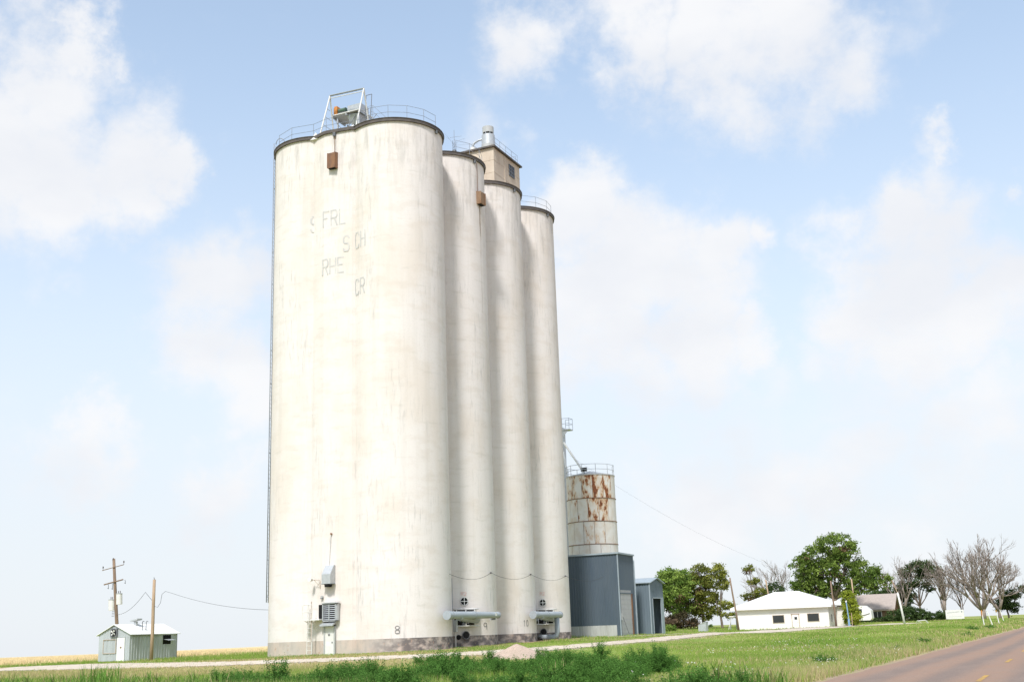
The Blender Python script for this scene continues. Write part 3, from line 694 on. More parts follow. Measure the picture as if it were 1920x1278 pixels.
# things hung on the silo walls
def vent_box(name, p, wdt, dep, hgt, nx, ny, material, label, spout=True):
    """box hung on a wall; (nx,ny) is the outward normal"""
    t = thing(name, p, label, 'vent box'); nv = Vector((nx, ny, 0)).normalized(); tv = Vector((-nv.y, nv.x, 0))
    def pt(u, o, z): return Vector(p)+tv*u+nv*o+Vector((0, 0, z))
    mb = MB(); w = wdt/2
    prof = [(0, 0), (dep, .0), (dep, hgt-.12), (0, hgt)]
    i = mb.add([pt(-w, o, z) for o, z in prof]); j = mb.add([pt(w, o, z) for o, z in prof])
    for k in range(4): mb.face((i+k, i+(k+1) % 4, j+(k+1) % 4, j+k))
    mb.face((i+3, i+2, i+1, i)); mb.face((j, j+1, j+2, j+3)); mb.build('hood', material, t)
    mb = MB()
    for u in (-w-.02, w-.03):
        mb.slab([pt(u, -.01, .02), pt(u, dep+.03, .02), pt(u, dep+.03, hgt-.1), pt(u, -.01, hgt-.03)], tv*.05)
    mb.build('side_flange', material, t)
    mb = MB(); mb.slab([pt(-w+.05, .04, -.015), pt(w-.05, .04, -.015), pt(w-.05, dep-.04, -.015), pt(-w+.05, dep-.04, -.015)], Vector((0, 0, .012))); mb.build('mouth', 'black', t)
    return t
yb = wall_y(-44.7)
t = vent_box('rusty_vent_box', (-44.76, yb+.01, 34.66), .62, .38, 1.28, 0, -1, M['rustbox'], 'dark rusty brown vent box hung on the front wall below the hoist gantry')
MB().cyl((-44.66, yb-.05, 35.9), (-44.66, yb-.05, H-.5), .025, n=5).build('cable_conduit', 'rustbox', t)
q = on_silo(1, 87, 33.9, -.02); nq = Vector((math.sin(R_(87)), -math.cos(R_(87)), 0))
t = vent_box('rusty_vent_box', q, .70, .40, 1.10, nq.x, nq.y, M['rustorange'], 'orange rusted vent box on the road side of the second silo above a brown streak')
MB().cyl(on_silo(1, 83, 34.9, .05), on_silo(1, 83, H-.4, .05), .022, n=5).build('cable_conduit', 'rustbox', t)
# rust run below that box, a thin stained film on the wall
mb = MB(); prev = None
for k in range(40):
    z = 33.88-k*.30; wv = 3.2*(1-k/44.)+random.uniform(-.5, .5)
    row = mb.add([on_silo(1, 88-wv*.5, z, .006), on_silo(1, 88+wv*.45, z, .006)])
    if prev is not None: mb.face((prev, row, row+1, prev+1), True)
    prev = row
n = Nodes('rust_run', .9, .1); a = n.rng(n.noise(5, 6, (1, 1, .06)), .36, .66, 0, .62)
zf = n.rng(n.xyz()[2], 21, 32.5); n.L(n.mth('MULTIPLY', a, zf), n.b.inputs['Alpha']); M['run'] = n.out(n.mix(.5, (.33, .21, .12), (.28, .2, .14)))
mb.build('rust_streak', 'run', elev)

yw = wall_y(-45.0)
t = thing('grey_hood', (-44.9, yw, 4.97), 'grey sheet metal hood with open bottom above the silo door', 'vent hood')
def hood_poly(x): return [(x, yw+.02, 5.12), (x, yw-.55, 5.12), (x, yw-.55, 5.75), (x, yw-.12, 6.35), (x, yw+.02, 6.35)]
MB().slab(hood_poly(-45.22), (.68, 0, 0)).build('hood_shell', 'galv', t)
MB().cyl((-44.88, yw-.28, 4.92), (-44.88, yw-.28, 5.118), .24, .27, 16).build('fan_throat', 'black', t)
mb = MB()
for x in (-45.25, -44.55): mb.box(x, x+.05, yw-.57, yw+.0, 5.1, 5.16)
mb.build('hood_flange', 'greysteel', t)
MB().cyl((-44.98, yw-.02, 6.35), (-44.84, yw-.03, 8.3), .014, n=4).build('stay_wire', 'zinc', t)
MB().cyl((-44.82, yw+.02, 8.42), (-44.82, yw-.10, 8.42), .06, n=8).build('anchor_bolt', 'rustbox', t)
t = thing('lamp_bracket', (-45.75, yw, 4.85), 'small bracket arm with a round lamp on the front silo wall', 'wall lamp')
MB().tube([(-45.72, yw+.02, 4.85), (-45.72, yw-.04, 5.42), (-46.2, yw-.30, 5.44)], .022, 5).build('arm', 'tan', t)
MB().cyl((-45.72, yw-.03, 5.0), (-46.05, yw-.2, 5.42), .016, n=5).build('brace', 'tan', t)
MB().cyl((-46.28, yw-.45, 5.47), (-46.28, yw-.18, 5.47), .15, .11, 14).build('lamp_head', 'whitesteel', t)
t = thing('wall_light', (-45.5, yw, 4.2), 'tiny bulkhead light on the wall above the louvred cooler', 'wall lamp')
MB().cyl((-45.5, yw+.02, 4.30), (-45.5, yw-.16, 4.30), .10, .085, 12).build('light_body', 'zinc', t)
MB().box(-45.59, -45.41, yw-.17, yw+.0, 4.18, 4.23).build('light_base', 'darksteel', t)
# louvred cooler
t = thing('louvred_cooler', (-44.8, yw, 2.72), 'grey louvred evaporative cooler box above the silo door', 'cooler')
MB().box(-45.30, -44.30, yw-.27, yw+.02, 2.74, 3.82).build('casing', 'black', t)
mb = MB()
for x in (-45.33, -44.83, -44.33): mb.box(x, x+.06, yw-.31, yw-.0, 2.72, 3.84)
mb.box(-45.33, -44.27, yw-.31, yw+.0, 3.80, 3.86); mb.box(-45.33, -44.27, yw-.31, yw, 2.70, 2.76); mb.build('frame', 'galv', t)
mb = MB(); mb.box(-44.27, -44.18, yw-.25, yw+.0, 2.76, 3.80); mb.build('side_panel', 'galv', t)
for k in range(8):
    for x0, x1 in ((-45.265, -44.835), (-44.765, -44.335)):
        z = 2.80+k*.127; MB().slab([(x0, yw-.295, z), (x1, yw-.295, z), (x1, yw-.25, z+.075), (x0, yw-.25, z+.075)], (0, .006, .004)).build('slat', 'galv', t)
MB().slab([(-45.36, yw-.38, 3.90), (-44.12, yw-.38, 3.90), (-44.12, yw+.02, 3.96), (-45.36, yw+.02, 3.96)], (0, 0, -.03)).build('cover', 'galv', t)
# door, hood and dark hatch belong to the elevator
d = MB().box(-45.24, -44.56, yw-.09, yw+.01, .42, 2.38).build('door', 'whitesteel', elev)
mb = MB()
for x in (-45.34, -44.55): mb.box(x, x+.09, yw-.12, yw+.01, .40, 2.45)
mb.box(-45.34, -44.46, yw-.12, yw+.01, 2.385, 2.47); mb.build('door_frame', 'zinc', d)
MB().box(-45.2, -44.6, yw-.105, yw-.088, .55, 1.35).build('lower_panel', 'whitesteel', d)
MB().box(-45.0, -44.84, yw-.11, yw-.092, 1.78, 1.92).build('door_plate', 'stencil', d)
MB().box(-44.70, -44.64, yw-.13, yw-.09, 1.30, 1.40).build('door_handle', 'darksteel', d)
MB().slab([(-45.45, yw-.45, 2.50), (-44.42, yw-.45, 2.50), (-44.42, yw+.01, 2.70), (-45.45, yw+.01, 2.70)], (0, 0, -.10)).build('door_hood', 'galv', elev)
MB().box(-45.78, -45.36, yw-.06, yw+.01, 2.90, 3.80).build('wall_hatch', 'black', elev)
t = thing('ladder_landing', (-46.2, yw, .4), 'white steel landing with railing and ladder beside the silo door', 'platform')
MB().box(-46.72, -45.36, yw-.62, yw+.15, 2.80, 2.87).build('deck', 'whitesteel', t)
for x in (-46.4, -46.02): MB().cyl((x, yw-.50, .42), (x, yw-.45, 2.8), .025, n=6).build('ladder_rail', 'whitesteel', t)
for k in range(8): MB().cyl((-46.4, yw-.49, .62+k*.28), (-46.02, yw-.49, .62+k*.28), .014, n=5).build('rung', 'whitesteel', t)
mb = MB()
for x, y in ((-46.7, yw-.6), (-46.28, yw-.6), (-45.95, yw-.6), (-46.7, yw+.1)): mb.cyl((x, y, 2.87), (x, y, 3.82), .02, n=5)
for z in (3.34, 3.82): mb.cyl((-46.7, yw-.6, z), (-45.95, yw-.6, z), .018, n=5); mb.cyl((-46.7, yw-.6, z), (-46.7, yw+.1, z), .018, n=5)
mb.build('landing_rail', 'whitesteel', t)
MB().cyl((-46.05, yw-.5, 1.45), (-46.05, yw-.5, 4.02), .032, n=6).build('stanchion', 'tan', t)
mb = MB(); mb.cyl((-46.3, yw-.4, 2.8), (-45.85, yw+.0, 2.2), .02, n=5); mb.cyl((-46.6, yw-.5, 2.8), (-46.3, yw+.2, 2.3), .02, n=5); mb.build('strut', 'whitesteel', t)
mb = MB(); random.seed(3); i = mb.add([(-46.0+random.uniform(-.28, .3), yw-.75+random.uniform(-.15, .2), .40+zz) for zz in (0, 0, 0, 0, .05, .3, .26)])
for q in ((0, 1, 5), (1, 2, 5), (2, 6, 5), (2, 3, 6), (3, 0, 6), (0, 5, 6), (0, 4, 1)): mb.face([i+k for k in q])
tag(mb.build('broken_block', 'brick'), 'small reddish broken block lying at the ladder foot', 'rubble')

# ventilation fans and aeration ducts on the road side
def aeration(i, y0, y1, label, elbow):
    """frame, round vent and duct at silo i"""
    DX = -37.52; DZ = 2.82
    t = thing('aeration_duct', (DX, y0, DZ-2), label, 'duct')
    mb = MB(); mb.cyl((DX, y0, DZ), (DX, y0+.55, DZ), .30, .25, 20); mb.build('duct_end', 'duct', t)
    MB().cyl((DX, y0+.55, DZ), (DX, (y0+y1)/2, DZ), .25, n=20).build('duct_run', 'duct', t)
    MB().cyl((DX, (y0+y1)/2, DZ), (DX, y1, DZ), .25, .215 if not elbow else .25, 20).build('duct_run', 'duct', t)
    for y in (y0+.55, (y0+y1)/2, y1-.06): MB().cyl((DX, y, DZ), (DX, y+.07, DZ), .275 if y < y1-.2 or elbow else .24, n=20).build('joint_ring', 'greysteel', t)
    if elbow:
        MB().tube([(DX-.05, y1-.55, DZ-.15), (DX-.05, y1-.55, 1.55), (DX-.1, y1-.6, 1.22), (DX-.35, y1-.75, 1.12), (-38.6, y1-.9, 1.12), (-39.15, y1-.6, 1.15)], .20, 14).build('down_pipe', 'duct', t)
    else:
        MB().box(DX-.35, DX+.02, y1-.55, y1-.40, DZ-.33, DZ-.2).build('duct_bracket', 'greysteel', t)
        MB().box(DX+.2, DX+.225, y1-.85, y1-.6, DZ-.06, DZ+.12).build('label_plate', 'whitesteel', t)
    mb = MB(); mb.cyl((DX, y0+1.7 if not elbow else y0+1.4, DZ-.12), (on_silo(i, 62, DZ-.25, -.1)), .24, .30, 16); mb.build('branch', 'duct', t)
    # frame carrying the fan
    f = thing('fan_frame', on_silo(i, 45, 1.9), ('white steel fan frame with dark blower behind the longer duct' if not elbow else 'white steel fan frame with dark blower behind the elbowed duct'), 'fan')
    cyl = []
    for ph in (36, 46, 56):
        a, b2 = on_silo(i, ph, 2.12, .35), on_silo(i, ph, 3.28, .35)
        MB().cyl(a, b2, .04, n=6).build('upright', 'whitesteel', f)
    for z in (2.12, 3.28):
        MB().tube([on_silo(i, ph, z, .36) for ph in (33, 42, 51, 61)], .05, 6).build('cross_bar', 'whitesteel', f)
        for ph in (34, 60): MB().cyl(on_silo(i, ph, z, 0), on_silo(i, ph, z, .36), .035, n=5).build('standoff', 'whitesteel', f)
    mb = MB(); pv = None
    for ph in np.linspace(34, 59, 7):
        rw = mb.add([on_silo(i, ph, 2.2, .03), on_silo(i, ph, 3.22, .03)])
        if pv is not None: mb.face((pv, rw, rw+1, pv+1))
        pv = rw
    mb.build('fan_opening', 'black', f)
    a = on_silo(i, 45, 2.62, -.05); b2 = on_silo(i, 45, 2.62, .3); MB().cyl(a, b2, .50, n=24).build('fan_housing', 'black', f)
    for k in range(6):
        an = k*math.pi/3; nv = Vector((math.sin(R_(45)), -math.cos(R_(45)), 0)); tv = Vector((-nv.y, nv.x, 0))
        c_ = on_silo(i, 45, 2.62, .31); d1 = tv*math.cos(an)+Vector((0, 0, math.sin(an))); d2 = tv*math.cos(an+.5)+Vector((0, 0, math.sin(an+.5)))
        MB().quad(c_+d1*.08, c_+d1*.44, c_+d2*.44+nv*.05, c_+d2*.08+nv*.02).build('blade', 'darksteel', f)
    mb = MB(); c_ = on_silo(i, 45, 2.55, .28); mb.box(c_.x-.12, c_.x+.14, c_.y-.14, c_.y+.14, 2.4, 2.66); mb.build('fan_motor', 'green', f)
    # round vent with a cross above, part of the elevator
    rv = on_silo(i, 46 if i == 1 else 44, 3.82, .0); ph = 46 if i == 1 else 44
    nv = Vector((math.sin(R_(ph)), -math.cos(R_(ph)), 0)); tv = Vector((-nv.y, nv.x, 0))
    v = MB().cyl(rv-nv*.04, rv+nv*.05, .26, n=28).build('round_vent', 'black', elev)
    mb = MB(); c_ = rv+nv*.06
    mb.slab([c_-tv*.27-Vector((0, 0, .022)), c_+tv*.27-Vector((0, 0, .022)), c_+tv*.27+Vector((0, 0, .022)), c_-tv*.27+Vector((0, 0, .022))], nv*.02)
    mb.slab([c_-tv*.022-Vector((0, 0, .27)), c_+tv*.022-Vector((0, 0, .27)), c_+tv*.022+Vector((0, 0, .27)), c_-tv*.022+Vector((0, 0, .27))], nv*.025)
    mb.build('vent_cross', 'whitesteel', v)
    mb = MB(); mb.tube([rv+nv*.04+tv*.275*math.cos(a)+Vector((0, 0, .275*math.sin(a))) for a in np.linspace(0, 2*math.pi, 25)], .022, 5); mb.build('vent_ring', 'whitesteel', v)
    # low tunnel mouth
    ph = 47 if i == 1 else 43.5; pm = on_silo(i, ph, 1.50 if i == 1 else 1.52); nv = Vector((math.sin(R_(ph)), -math.cos(R_(ph)), 0))
    tm = MB().cyl(pm-nv*.05, pm+nv*.10, .25, n=24).build('tunnel_mouth', 'black', elev)
    mb = MB(); tv = Vector((-nv.y, nv.x, 0)); mb.tube([pm+nv*.10+tv*.26*math.cos(a)+Vector((0, 0, .26*math.sin(a))) for a in np.linspace(0, 2*math.pi, 25)], .03, 5); mb.build('mouth_rim', 'darksteel', tm)
    if i == 1:
        pm2 = on_silo(i, 38.5, 1.38); nv2 = Vector((math.sin(R_(38.5)), -math.cos(R_(38.5)), 0)); MB().cyl(pm2-nv2*.05, pm2+nv2*.06, .17, n=20).build('tunnel_mouth', 'black', elev)
aeration(1, 68.75, 76.35, 'long blue grey aeration duct tapering along the foot of the second silo', False)
aeration(3, 82.35, 87.55, 'blue grey aeration duct with a down pipe elbow at the last silo', True)
# electric boxes and conduits in the creases
t = thing('switch_box', on_silo(1, 30, 1.9, .5), 'tall grey switch box on a post in the crease beside the second silo', 'electric box')
p = Vector((-39.15, 72.95, 0))
MB().box(p.x-.12, p.x+.12, p.y-.12, p.y+.12, 1.75, 2.5).build('box_body', 'galv', t)
MB().box(p.x-.14, p.x+.14, p.y-.14, p.y+.14, 2.5, 2.54).build('box_lid', 'galv', t)
MB().cyl((p.x, p.y, .7), (p.x, p.y, 1.75), .045, n=8).build('post', 'whitesteel', t)
MB().cyl((p.x-.25, p.y+.1, 2.54), (p.x-.25, p.y+.1, 5.4), .022, n=5).build('conduit', 'greysteel', t)
t = thing('riser_conduit', (-39.3, 87.0, 2), 'thin grey riser conduit in the crease beside the last silo', 'conduit')
MB().cyl((-39.35, 86.95, 1.6), (-39.35, 86.95, 5.2), .022, n=5).build('pipe', 'greysteel', t)
MB().box(-39.43, -39.27, 86.87, 87.03, 2.4, 2.75).build('pull_box', 'galv', t)
mb = MB(); kn = [on_silo(0, 100, 5.55, .03), on_silo(1, 88, 5.80, .05), on_silo(2, 88, 5.88, .05), on_silo(3, 88, 5.95, .05), Vector((-37.6, 97.8, 6.1))]
t = thing('festoon_cable', kn[1], 'thin black cable festooned between hooks along the silos', 'cable')
for a, b2 in zip(kn, kn[1:]):
    mb.tube([a.lerp(b2, u)+Vector((.02+.12*math.sin(u*math.pi), 0, -.42*4*u*(1-u))) for u in np.linspace(0, 1, 11)], .013, 4)
mb.build('cable', 'wire', t)
for k in kn[1:4]: MB().cyl(k-Vector((.1, 0, 0)), k+Vector((.06, 0, 0)), .045, n=6).build('hook', 'wire', t)

# ------------------------------------------------------------------ steel bin behind
BC = Vector((-42.35, 107.9, 0)); BR = 2.40
M['rustA'] = rust_panel('white_panel_clean', .70, .6); M['rustB'] = rust_panel('white_panel_spotted', .59, .8); M['rustC'] = rust_panel('white_panel_rusted', .505, 1)
bin_ = thing('steel_bin', (BC.x, BC.y, 1.0), 'white bolted steel bin streaked with rust behind the blue shed', 'steel bin')
MB().prism(circ(BC.x, BC.y, BR-.05, 48), .9, 16.2, True).build('inner_shell', 'rustbox', bin_)
zr = [1.0, 3.0, 5.2, 7.35, 9.55, 11.75, 13.98, 16.25]
view = math.degrees(math.atan2(-BC.x, BC.y))     # phi of the direction to the road corner
for k, (za, zb) in enumerate(zip(zr, zr[1:])):
    n = 14; off = (k % 2)*.5
    for q in range(n):
        a0, a1 = (q+off)*360/n+.45, (q+1+off)*360/n-.45
        mid = ((a0+a1)/2+180) % 360-180
        rr = BR+random.uniform(-.008, .012); mb = MB(); seg = 5
        lo = [(BC.x+rr*math.sin(R_(a)), BC.y-rr*math.cos(R_(a))) for a in np.linspace(a0, a1, seg)]
        li = [(BC.x+(rr-.04)*math.sin(R_(a)), BC.y-(rr-.04)*math.cos(R_(a))) for a in np.linspace(a0, a1, seg)]
        mb.prism(lo+li[::-1], za+.015, zb-.015)
        key = 'rustA'
        if k >= 5: key = 'rustC' if 5 < mid < 75 else ('rustB' if -45 < mid <= 5 else 'rustA')
        elif k == 4: key = 'rustB' if 0 < mid < 60 else 'rustA'
        o = mb.build('panel', key, bin_)
    if k: MB().tube([(BC.x+(BR+.025)*math.sin(a), BC.y-(BR+.025)*math.cos(a), za) for a in np.linspace(0, 2*math.pi, 49)], .035, 6).build('bolted_seam', 'rustbox', bin_)
mb = MB(); mb.prism(circ(BC.x, BC.y, BR+.05, 48), 16.22, 16.32, True); i = mb.add([(x, y, 16.32) for x, y in circ(BC.x, BC.y, BR, 48)]+[(BC.x, BC.y, 16.9)])
for k in range(48): mb.face((i+k, i+(k+1) % 48, i+48))
mb.build('bin_roof', 'zinc', bin_)
railing([[Vector((BC.x+BR*math.sin(a), BC.y-BR*math.cos(a), 16.3)) for a in np.linspace(-2.2, 2.3, 9)]], 1.0, .03).build('roof_railing', 'galv', bin_)
fl_ = thing('flood_light', (-42.1, 105.8, 16.3), 'dark square flood light on the rim of the steel bin', 'flood light')
MB().box(-42.45, -41.85, 105.75, 105.95, 16.62, 17.0).build('lamp_body', 'darksteel', fl_)
MB().box(-42.42, -41.88, 105.73, 105.748, 16.65, 16.97).build('lens', 'darkglass', fl_)
MB().cyl((-42.15, 105.85, 16.3), (-42.15, 105.85, 16.62), .04, n=6).build('stem', 'darksteel', fl_)
leg_ = thing('elevator_leg', (-45.2, 109.5, 1), 'slender steel bucket elevator leg with a railed landing behind the silos', 'bucket elevator')
MB().box(-45.95, -45.6, 109.2, 109.8, 1, 21.8).build('casing', 'galv', leg_)
MB().box(-45.6, -44.8, 109.0, 110.0, 21.5, 21.6).build('landing', 'galv', leg_)
railing([[Vector((-45.6, 109.02, 21.6)), Vector((-44.82, 109.02, 21.6)), Vector((-44.82, 109.98, 21.6)), Vector((-45.6, 109.98, 21.6))]], 1.1, .025).build('landing_rail', 'railsteel', leg_)
MB().slab([(-45.6, 109.1, 21.5), (-44.95, 109.1, 21.5), (-45.6, 109.1, 20.8)], (0, .06, 0)).build('landing_bracket', 'galv', leg_)
MB().cyl((-45.5, 109.1, 20.2), (-42.6, 107.2, 16.55), .11, n=10).build('spout', 'whitesteel', leg_)
MB().cyl((-45.5, 108.8, 19.2), (-44.35, 107.0, 16.4), .09, n=10).build('spout', 'whitesteel', leg_)

# ------------------------------------------------------------------ corrugated sheds
def ribbed(parent, a, b, z0, z1, nrm, material, name='wall_panel', pitch=.25, depth=.03, width=1.0, top=None, base_prof=None):
    """vertical ribbed sheeting from a to b (xy), split into single sheets; top(u) gives the upper edge"""
    a, b = Vector((*a, 0)), Vector((*b, 0)); L_ = (b-a).length; t = (b-a)/L_; nv = Vector((nrm[0], nrm[1], 0))
    n = max(1, round(L_/width)); out = []
    for k in range(n):
        u0, u1 = L_*k/n, L_*(k+1)/n-.006; mb = MB(); us = []
        u = u0
        while u < u1-.02:
            for du, d in ((0, 0), (pitch*.55, 0), (pitch*.65, depth), (pitch*.9, depth)):
                if u+du < u1: us.append((u+du, d))
            u += pitch
        us.append((u1, 0))
        lo = mb.add([a+t*u+nv*(d+.004*(k % 2))+Vector((0, 0, z0)) for u, d in us]); hi = mb.add([a+t*u+nv*(d+.004*(k % 2))+Vector((0, 0, (top(u) if top else z1))) for u, d in us])
        for q in range(len(us)-1): mb.face((lo+q, lo+q+1, hi+q+1, hi+q))
        out.append(mb.build(name, material, parent))
    return out

bx0, bx1, by0, by1, bz, bt = -43.6, -36.48, 98.5, 102.5, .95, 8.03
t = thing('blue_shed', (bx1, by0, 1.0), 'tall slate blue ribbed metal shed beside the last silo', 'shed')
MB().box(bx0+.05, bx1-.05, by0+.05, by1-.05, bz-.3, bt-.1).build('core', 'blue', t)
ribbed(t, (bx0, by0), (bx1, by0), 1.9, bt, (0, -1), M['blue'])
ribbed(t, (bx0, by0-.004), (bx1-.35, by0-.004), bz-.2, 1.9, (0, -1), M['zinc'], 'skirt_panel')
MB().box(bx1-.35, bx1, by0-.03, by0+.04, bz-.2, 1.9).build('skirt_end', 'blue', t)
ribbed(t, (bx1, by0), (bx1, by1), 4.62, bt, (1, 0), M['blue'])
ribbed(t, (bx1, by0), (bx1, by0+.28), bz-.2, 4.62, (1, 0), M['blue'])
ribbed(t, (bx1, by1-.5), (bx1, by1), bz-.2, 4.62, (1, 0), M['blue'])
MB().box(bx1-.02, bx1+.06, by0-.06, by0+.06, bz-.2, bt).build('corner_trim', 'bluetrim', t)
MB().box(bx1-.04, bx1+.05, by1-.05, by1+.05, bz-.2, bt).build('corner_trim', 'bluetrim', t)
rf = MB(); rf.slab([(bx0-.1, by0-.14, bt-.03), (bx1+.14, by0-.14, bt), (bx1+.14, by1+.14, bt-.05), (bx0-.1, by1+.14, bt-.05)], (0, 0, .14)); rf.build('roof', 'bluetrim', t)
MB().box(bx1-.03, bx1+.015, by0+.30, by0+2.95, bz-.1, 4.55).build('roller_door', 'doorgrey', t)
for k in range(9): MB().box(bx1+.015, bx1+.028, by0+.30, by0+2.95, bz+.2+k*.42, bz+.58+k*.42).build('door_slat', 'doorgrey', t)
MB().box(bx1-.03, bx1+.07, by0+2.97, by0+3.25, bz-.1, 4.6).build('door_jamb', 'rustbox', t)
MB().box(bx1-.03, bx1+.06, by0+.24, by0+3.25, 4.555, 4.66).build('door_lintel', 'blue', t)
MB().cyl((bx1+.12, by0+.32, 2.6), (bx1+.35, by0+1.2, .98), .015, n=5).build('pull_rope', 'wire', t)
MB().box(bx1+.02, bx1+.10, by0+.20, by0+.32, 2.3, 2.9).build('meter_box', 'zinc', t)
MB().cyl((bx1+.12, by1-.02, .98), (bx1+.12, by1-.02, 7.6), .05, n=8).build('downpipe', 'bluetrim', t)

cx1, cy0, cy1, cz = -36.0, 105.35, 109.2, 1.0
t = thing('small_blue_shed', (cx1, cy0, 1.0), 'lower faded blue metal shed with an open doorway', 'shed')
e0, e1 = 5.62, 5.95
ribbed(t, (-40.0, cy0), (cx1, cy0), cz-.2, e0, (0, -1), M['blue2'])
ym = (cy0+cy1)/2
ribbed(t, (cx1, cy0+.0), (cx1, cy1), 4.30, 5.6, (1, 0), M['blue2'], top=lambda u: e0+.42*(1-abs(u-(cy1-cy0)/2)/((cy1-cy0)/2)))
ribbed(t, (cx1, cy0), (cx1, cy0+.62), cz-.2, 4.30, (1, 0), M['blue2'], width=.62)
MB().box(cx1-.05, cx1+.04, cy1-.75, cy1-.02, cz-.2, 4.3).build('door_jamb', 'bluetrim', t)
MB().box(cx1-.05, cx1+.05, cy0+.62, cy0+.72, cz-.2, 4.3).build('door_jamb', 'bluetrim', t)
MB().box(cx1-.05, cx1+.05, cy0+.62, cy1-.02, 4.22, 4.32).build('door_lintel', 'bluetrim', t)
MB().box(cx1-.04, cx1+.05, cy0-.05, cy0+.05, cz-.2, e0).build('corner_trim', 'bluetrim', t)
mb = MB(); mb.box(-40, cx1-.9, cy1-.06, cy1, cz-.2, e0); mb.box(-40.05, -40, cy0, cy1, cz-.2, e0); mb.box(cx1-.9, cx1, cy1-.06, cy1, cz-.2, e0); mb.build('rear_wall', 'blue2', t)
MB().box(-40, cx1, cy0+.06, cy1-.06, cz-.2, cz+.02).build('shed_floor', 'slab', t)
for sg in (-1, 1):
    ye = cy0-.18 if sg < 0 else cy1+.18
    MB().slab([(-40.2, ye, e0-.02), (cx1+.22, ye, e0-.02), (cx1+.22, ym, e0+.47), (-40.2, ym, e0+.47)], (0, 0, .07)).build('roof_slope', 'bluetrim', t)

# ------------------------------------------------------------------ zinc shed, poles and wires on the left
sx1, sy0 = -71.16, 75.84; SW, SL, SB = 3.40, 5.70, .22
sx0, sy1 = sx1-SW, sy0+SL; EH, RH = 2.52, 3.26
t = thing('tin_shed', (sx1, sy0, .33), 'small ribbed tin shed with white door and wall fan at the wheat field edge', 'shed')
xm = (sx0+sx1)/2
ribbed(t, (sx0, sy0), (sx1-1.38, sy0), SB, EH, (0, -1), M['shedgrey'], pitch=.3, top=lambda u: EH+(RH-EH)*(1-abs(u-SW/2)/(SW/2)))
ribbed(t, (sx1-1.38, sy0), (sx1, sy0), 2.28, EH, (0, -1), M['shedgrey'], pitch=.3, top=lambda u: EH+(RH-EH)*(1-abs(u+SW-1.38-SW/2)/(SW/2)))
ribbed(t, (sx1-.52, sy0), (sx1, sy0), SB, 2.28, (0, -1), M['shedgrey'], pitch=.3)
ribbed(t, (sx1, sy0), (sx1, sy0+3.9), SB, EH, (1, 0), M['shedgrey'], pitch=.3)
ribbed(t, (sx1, sy0+4.9), (sx1, sy1), SB, EH, (1, 0), M['shedgrey'], pitch=.3)
ribbed(t, (sx1, sy0+3.9), (sx1, sy0+4.9), SB, 1.62, (1, 0), M['shedgrey'], pitch=.3)
ribbed(t, (sx1, sy0+3.9), (sx1, sy0+4.9), 2.38, EH, (1, 0), M['shedgrey'], pitch=.3)
mb = MB(); mb.box(sx0, sx1, sy1-.05, sy1, SB, EH); mb.box(sx0, sx0+.05, sy0+.05, sy1-.05, SB, EH); mb.build('rear_wall', 'shedgrey', t)
MB().box(sx0-.02, sx1+.04, sy0-.04, sy1+.03, SB-.2, SB+.14).build('sill', 'rustbox', t)
for sg in (-1, 1):
    xe = xm+sg*(SW/2+.22)
    MB().slab([(xe, sy0-.15, EH-.07), (xe, sy1+.15, EH-.07), (xm, sy1+.15, RH+.05), (xm, sy0-.15, RH+.05)], (0, 0, .05)).build('roof_slope', 'whiteroof', t)
d = MB().box(sx1-1.36, sx1-.54, sy0-.05, sy0, SB+.12, 2.26).build('door', 'whiteroof', t)
MB().box(sx1-1.0, sx1-.86, sy0-.07, sy0-.05, 1.42, 1.54).build('door_plate', 'rustbox', d)
mb = MB(); fx0, fx1 = sx0+.52, sx1-1.5
for x in (fx0, fx1): mb.box(x, x+.05, sy0-.07, sy0-.03, 1.0, 2.12)
for z in (1.0, 2.10): mb.box(fx0, fx1+.05, sy0-.068, sy0-.032, z, z+.05)
mb.build('window_batten', 'tan', t)
f = MB().box(xm-.35, xm+.35, sy0-.14, sy0-.03, 2.32, 3.02).build('fan_box', 'darksteel', t)
MB().cyl((xm, sy0-.18, 2.68), (xm, sy0-.14, 2.68), .28, n=20).build('fan_throat', 'black', f)
mb = MB()
for k in range(4):
    a = k*math.pi/2+.6; d1 = Vector((math.cos(a), 0, math.sin(a))); d2 = Vector((math.cos(a+.7), 0, math.sin(a+.7))); c_ = Vector((xm, sy0-.20, 2.68))
    mb.quad(c_+d1*.03, c_+d1*.26, c_+d2*.26+Vector((0, -.05, 0)), c_+d2*.03)
mb.build('fan_blade', 'whitesteel', f)
MB().box(sx1-.30, sx1-.04, sy0+3.92, sy0+4.88, 1.62, 2.38).build('window_void', 'black', t)
MB().slab([(sx1+.05, sy0+3.95, 2.02), (sx1+.05, sy0+4.9, 2.02), (sx1+.62, sy0+4.9, 1.92), (sx1+.62, sy0+3.95, 1.92)], (0, 0, .03)).build('window_flap', 'galv', t)
MB().slab([(sx1+.24, sy0+.1, EH-.10), (sx1+.24, sy0+3.1, EH-.10), (sx1+.05, sy0+3.1, EH-.02), (sx1+.05, sy0+.1, EH-.02)], (0, 0, -.02)).build('gutter_flashing', 'rim', t)
v = MB().cyl((xm+.2, sy0+2.2, RH-.1), (xm+.2, sy0+2.2, RH+.30), .16, n=14).build('roof_vent', 'galv', t)
MB().slab([(xm-.2, sy0+1.9, RH+.30), (xm+.6, sy0+1.9, RH+.42), (xm+.6, sy0+2.5, RH+.42), (xm-.2, sy0+2.5, RH+.30)], (0, 0, .12)).build('vent_cowl', 'galv', v)
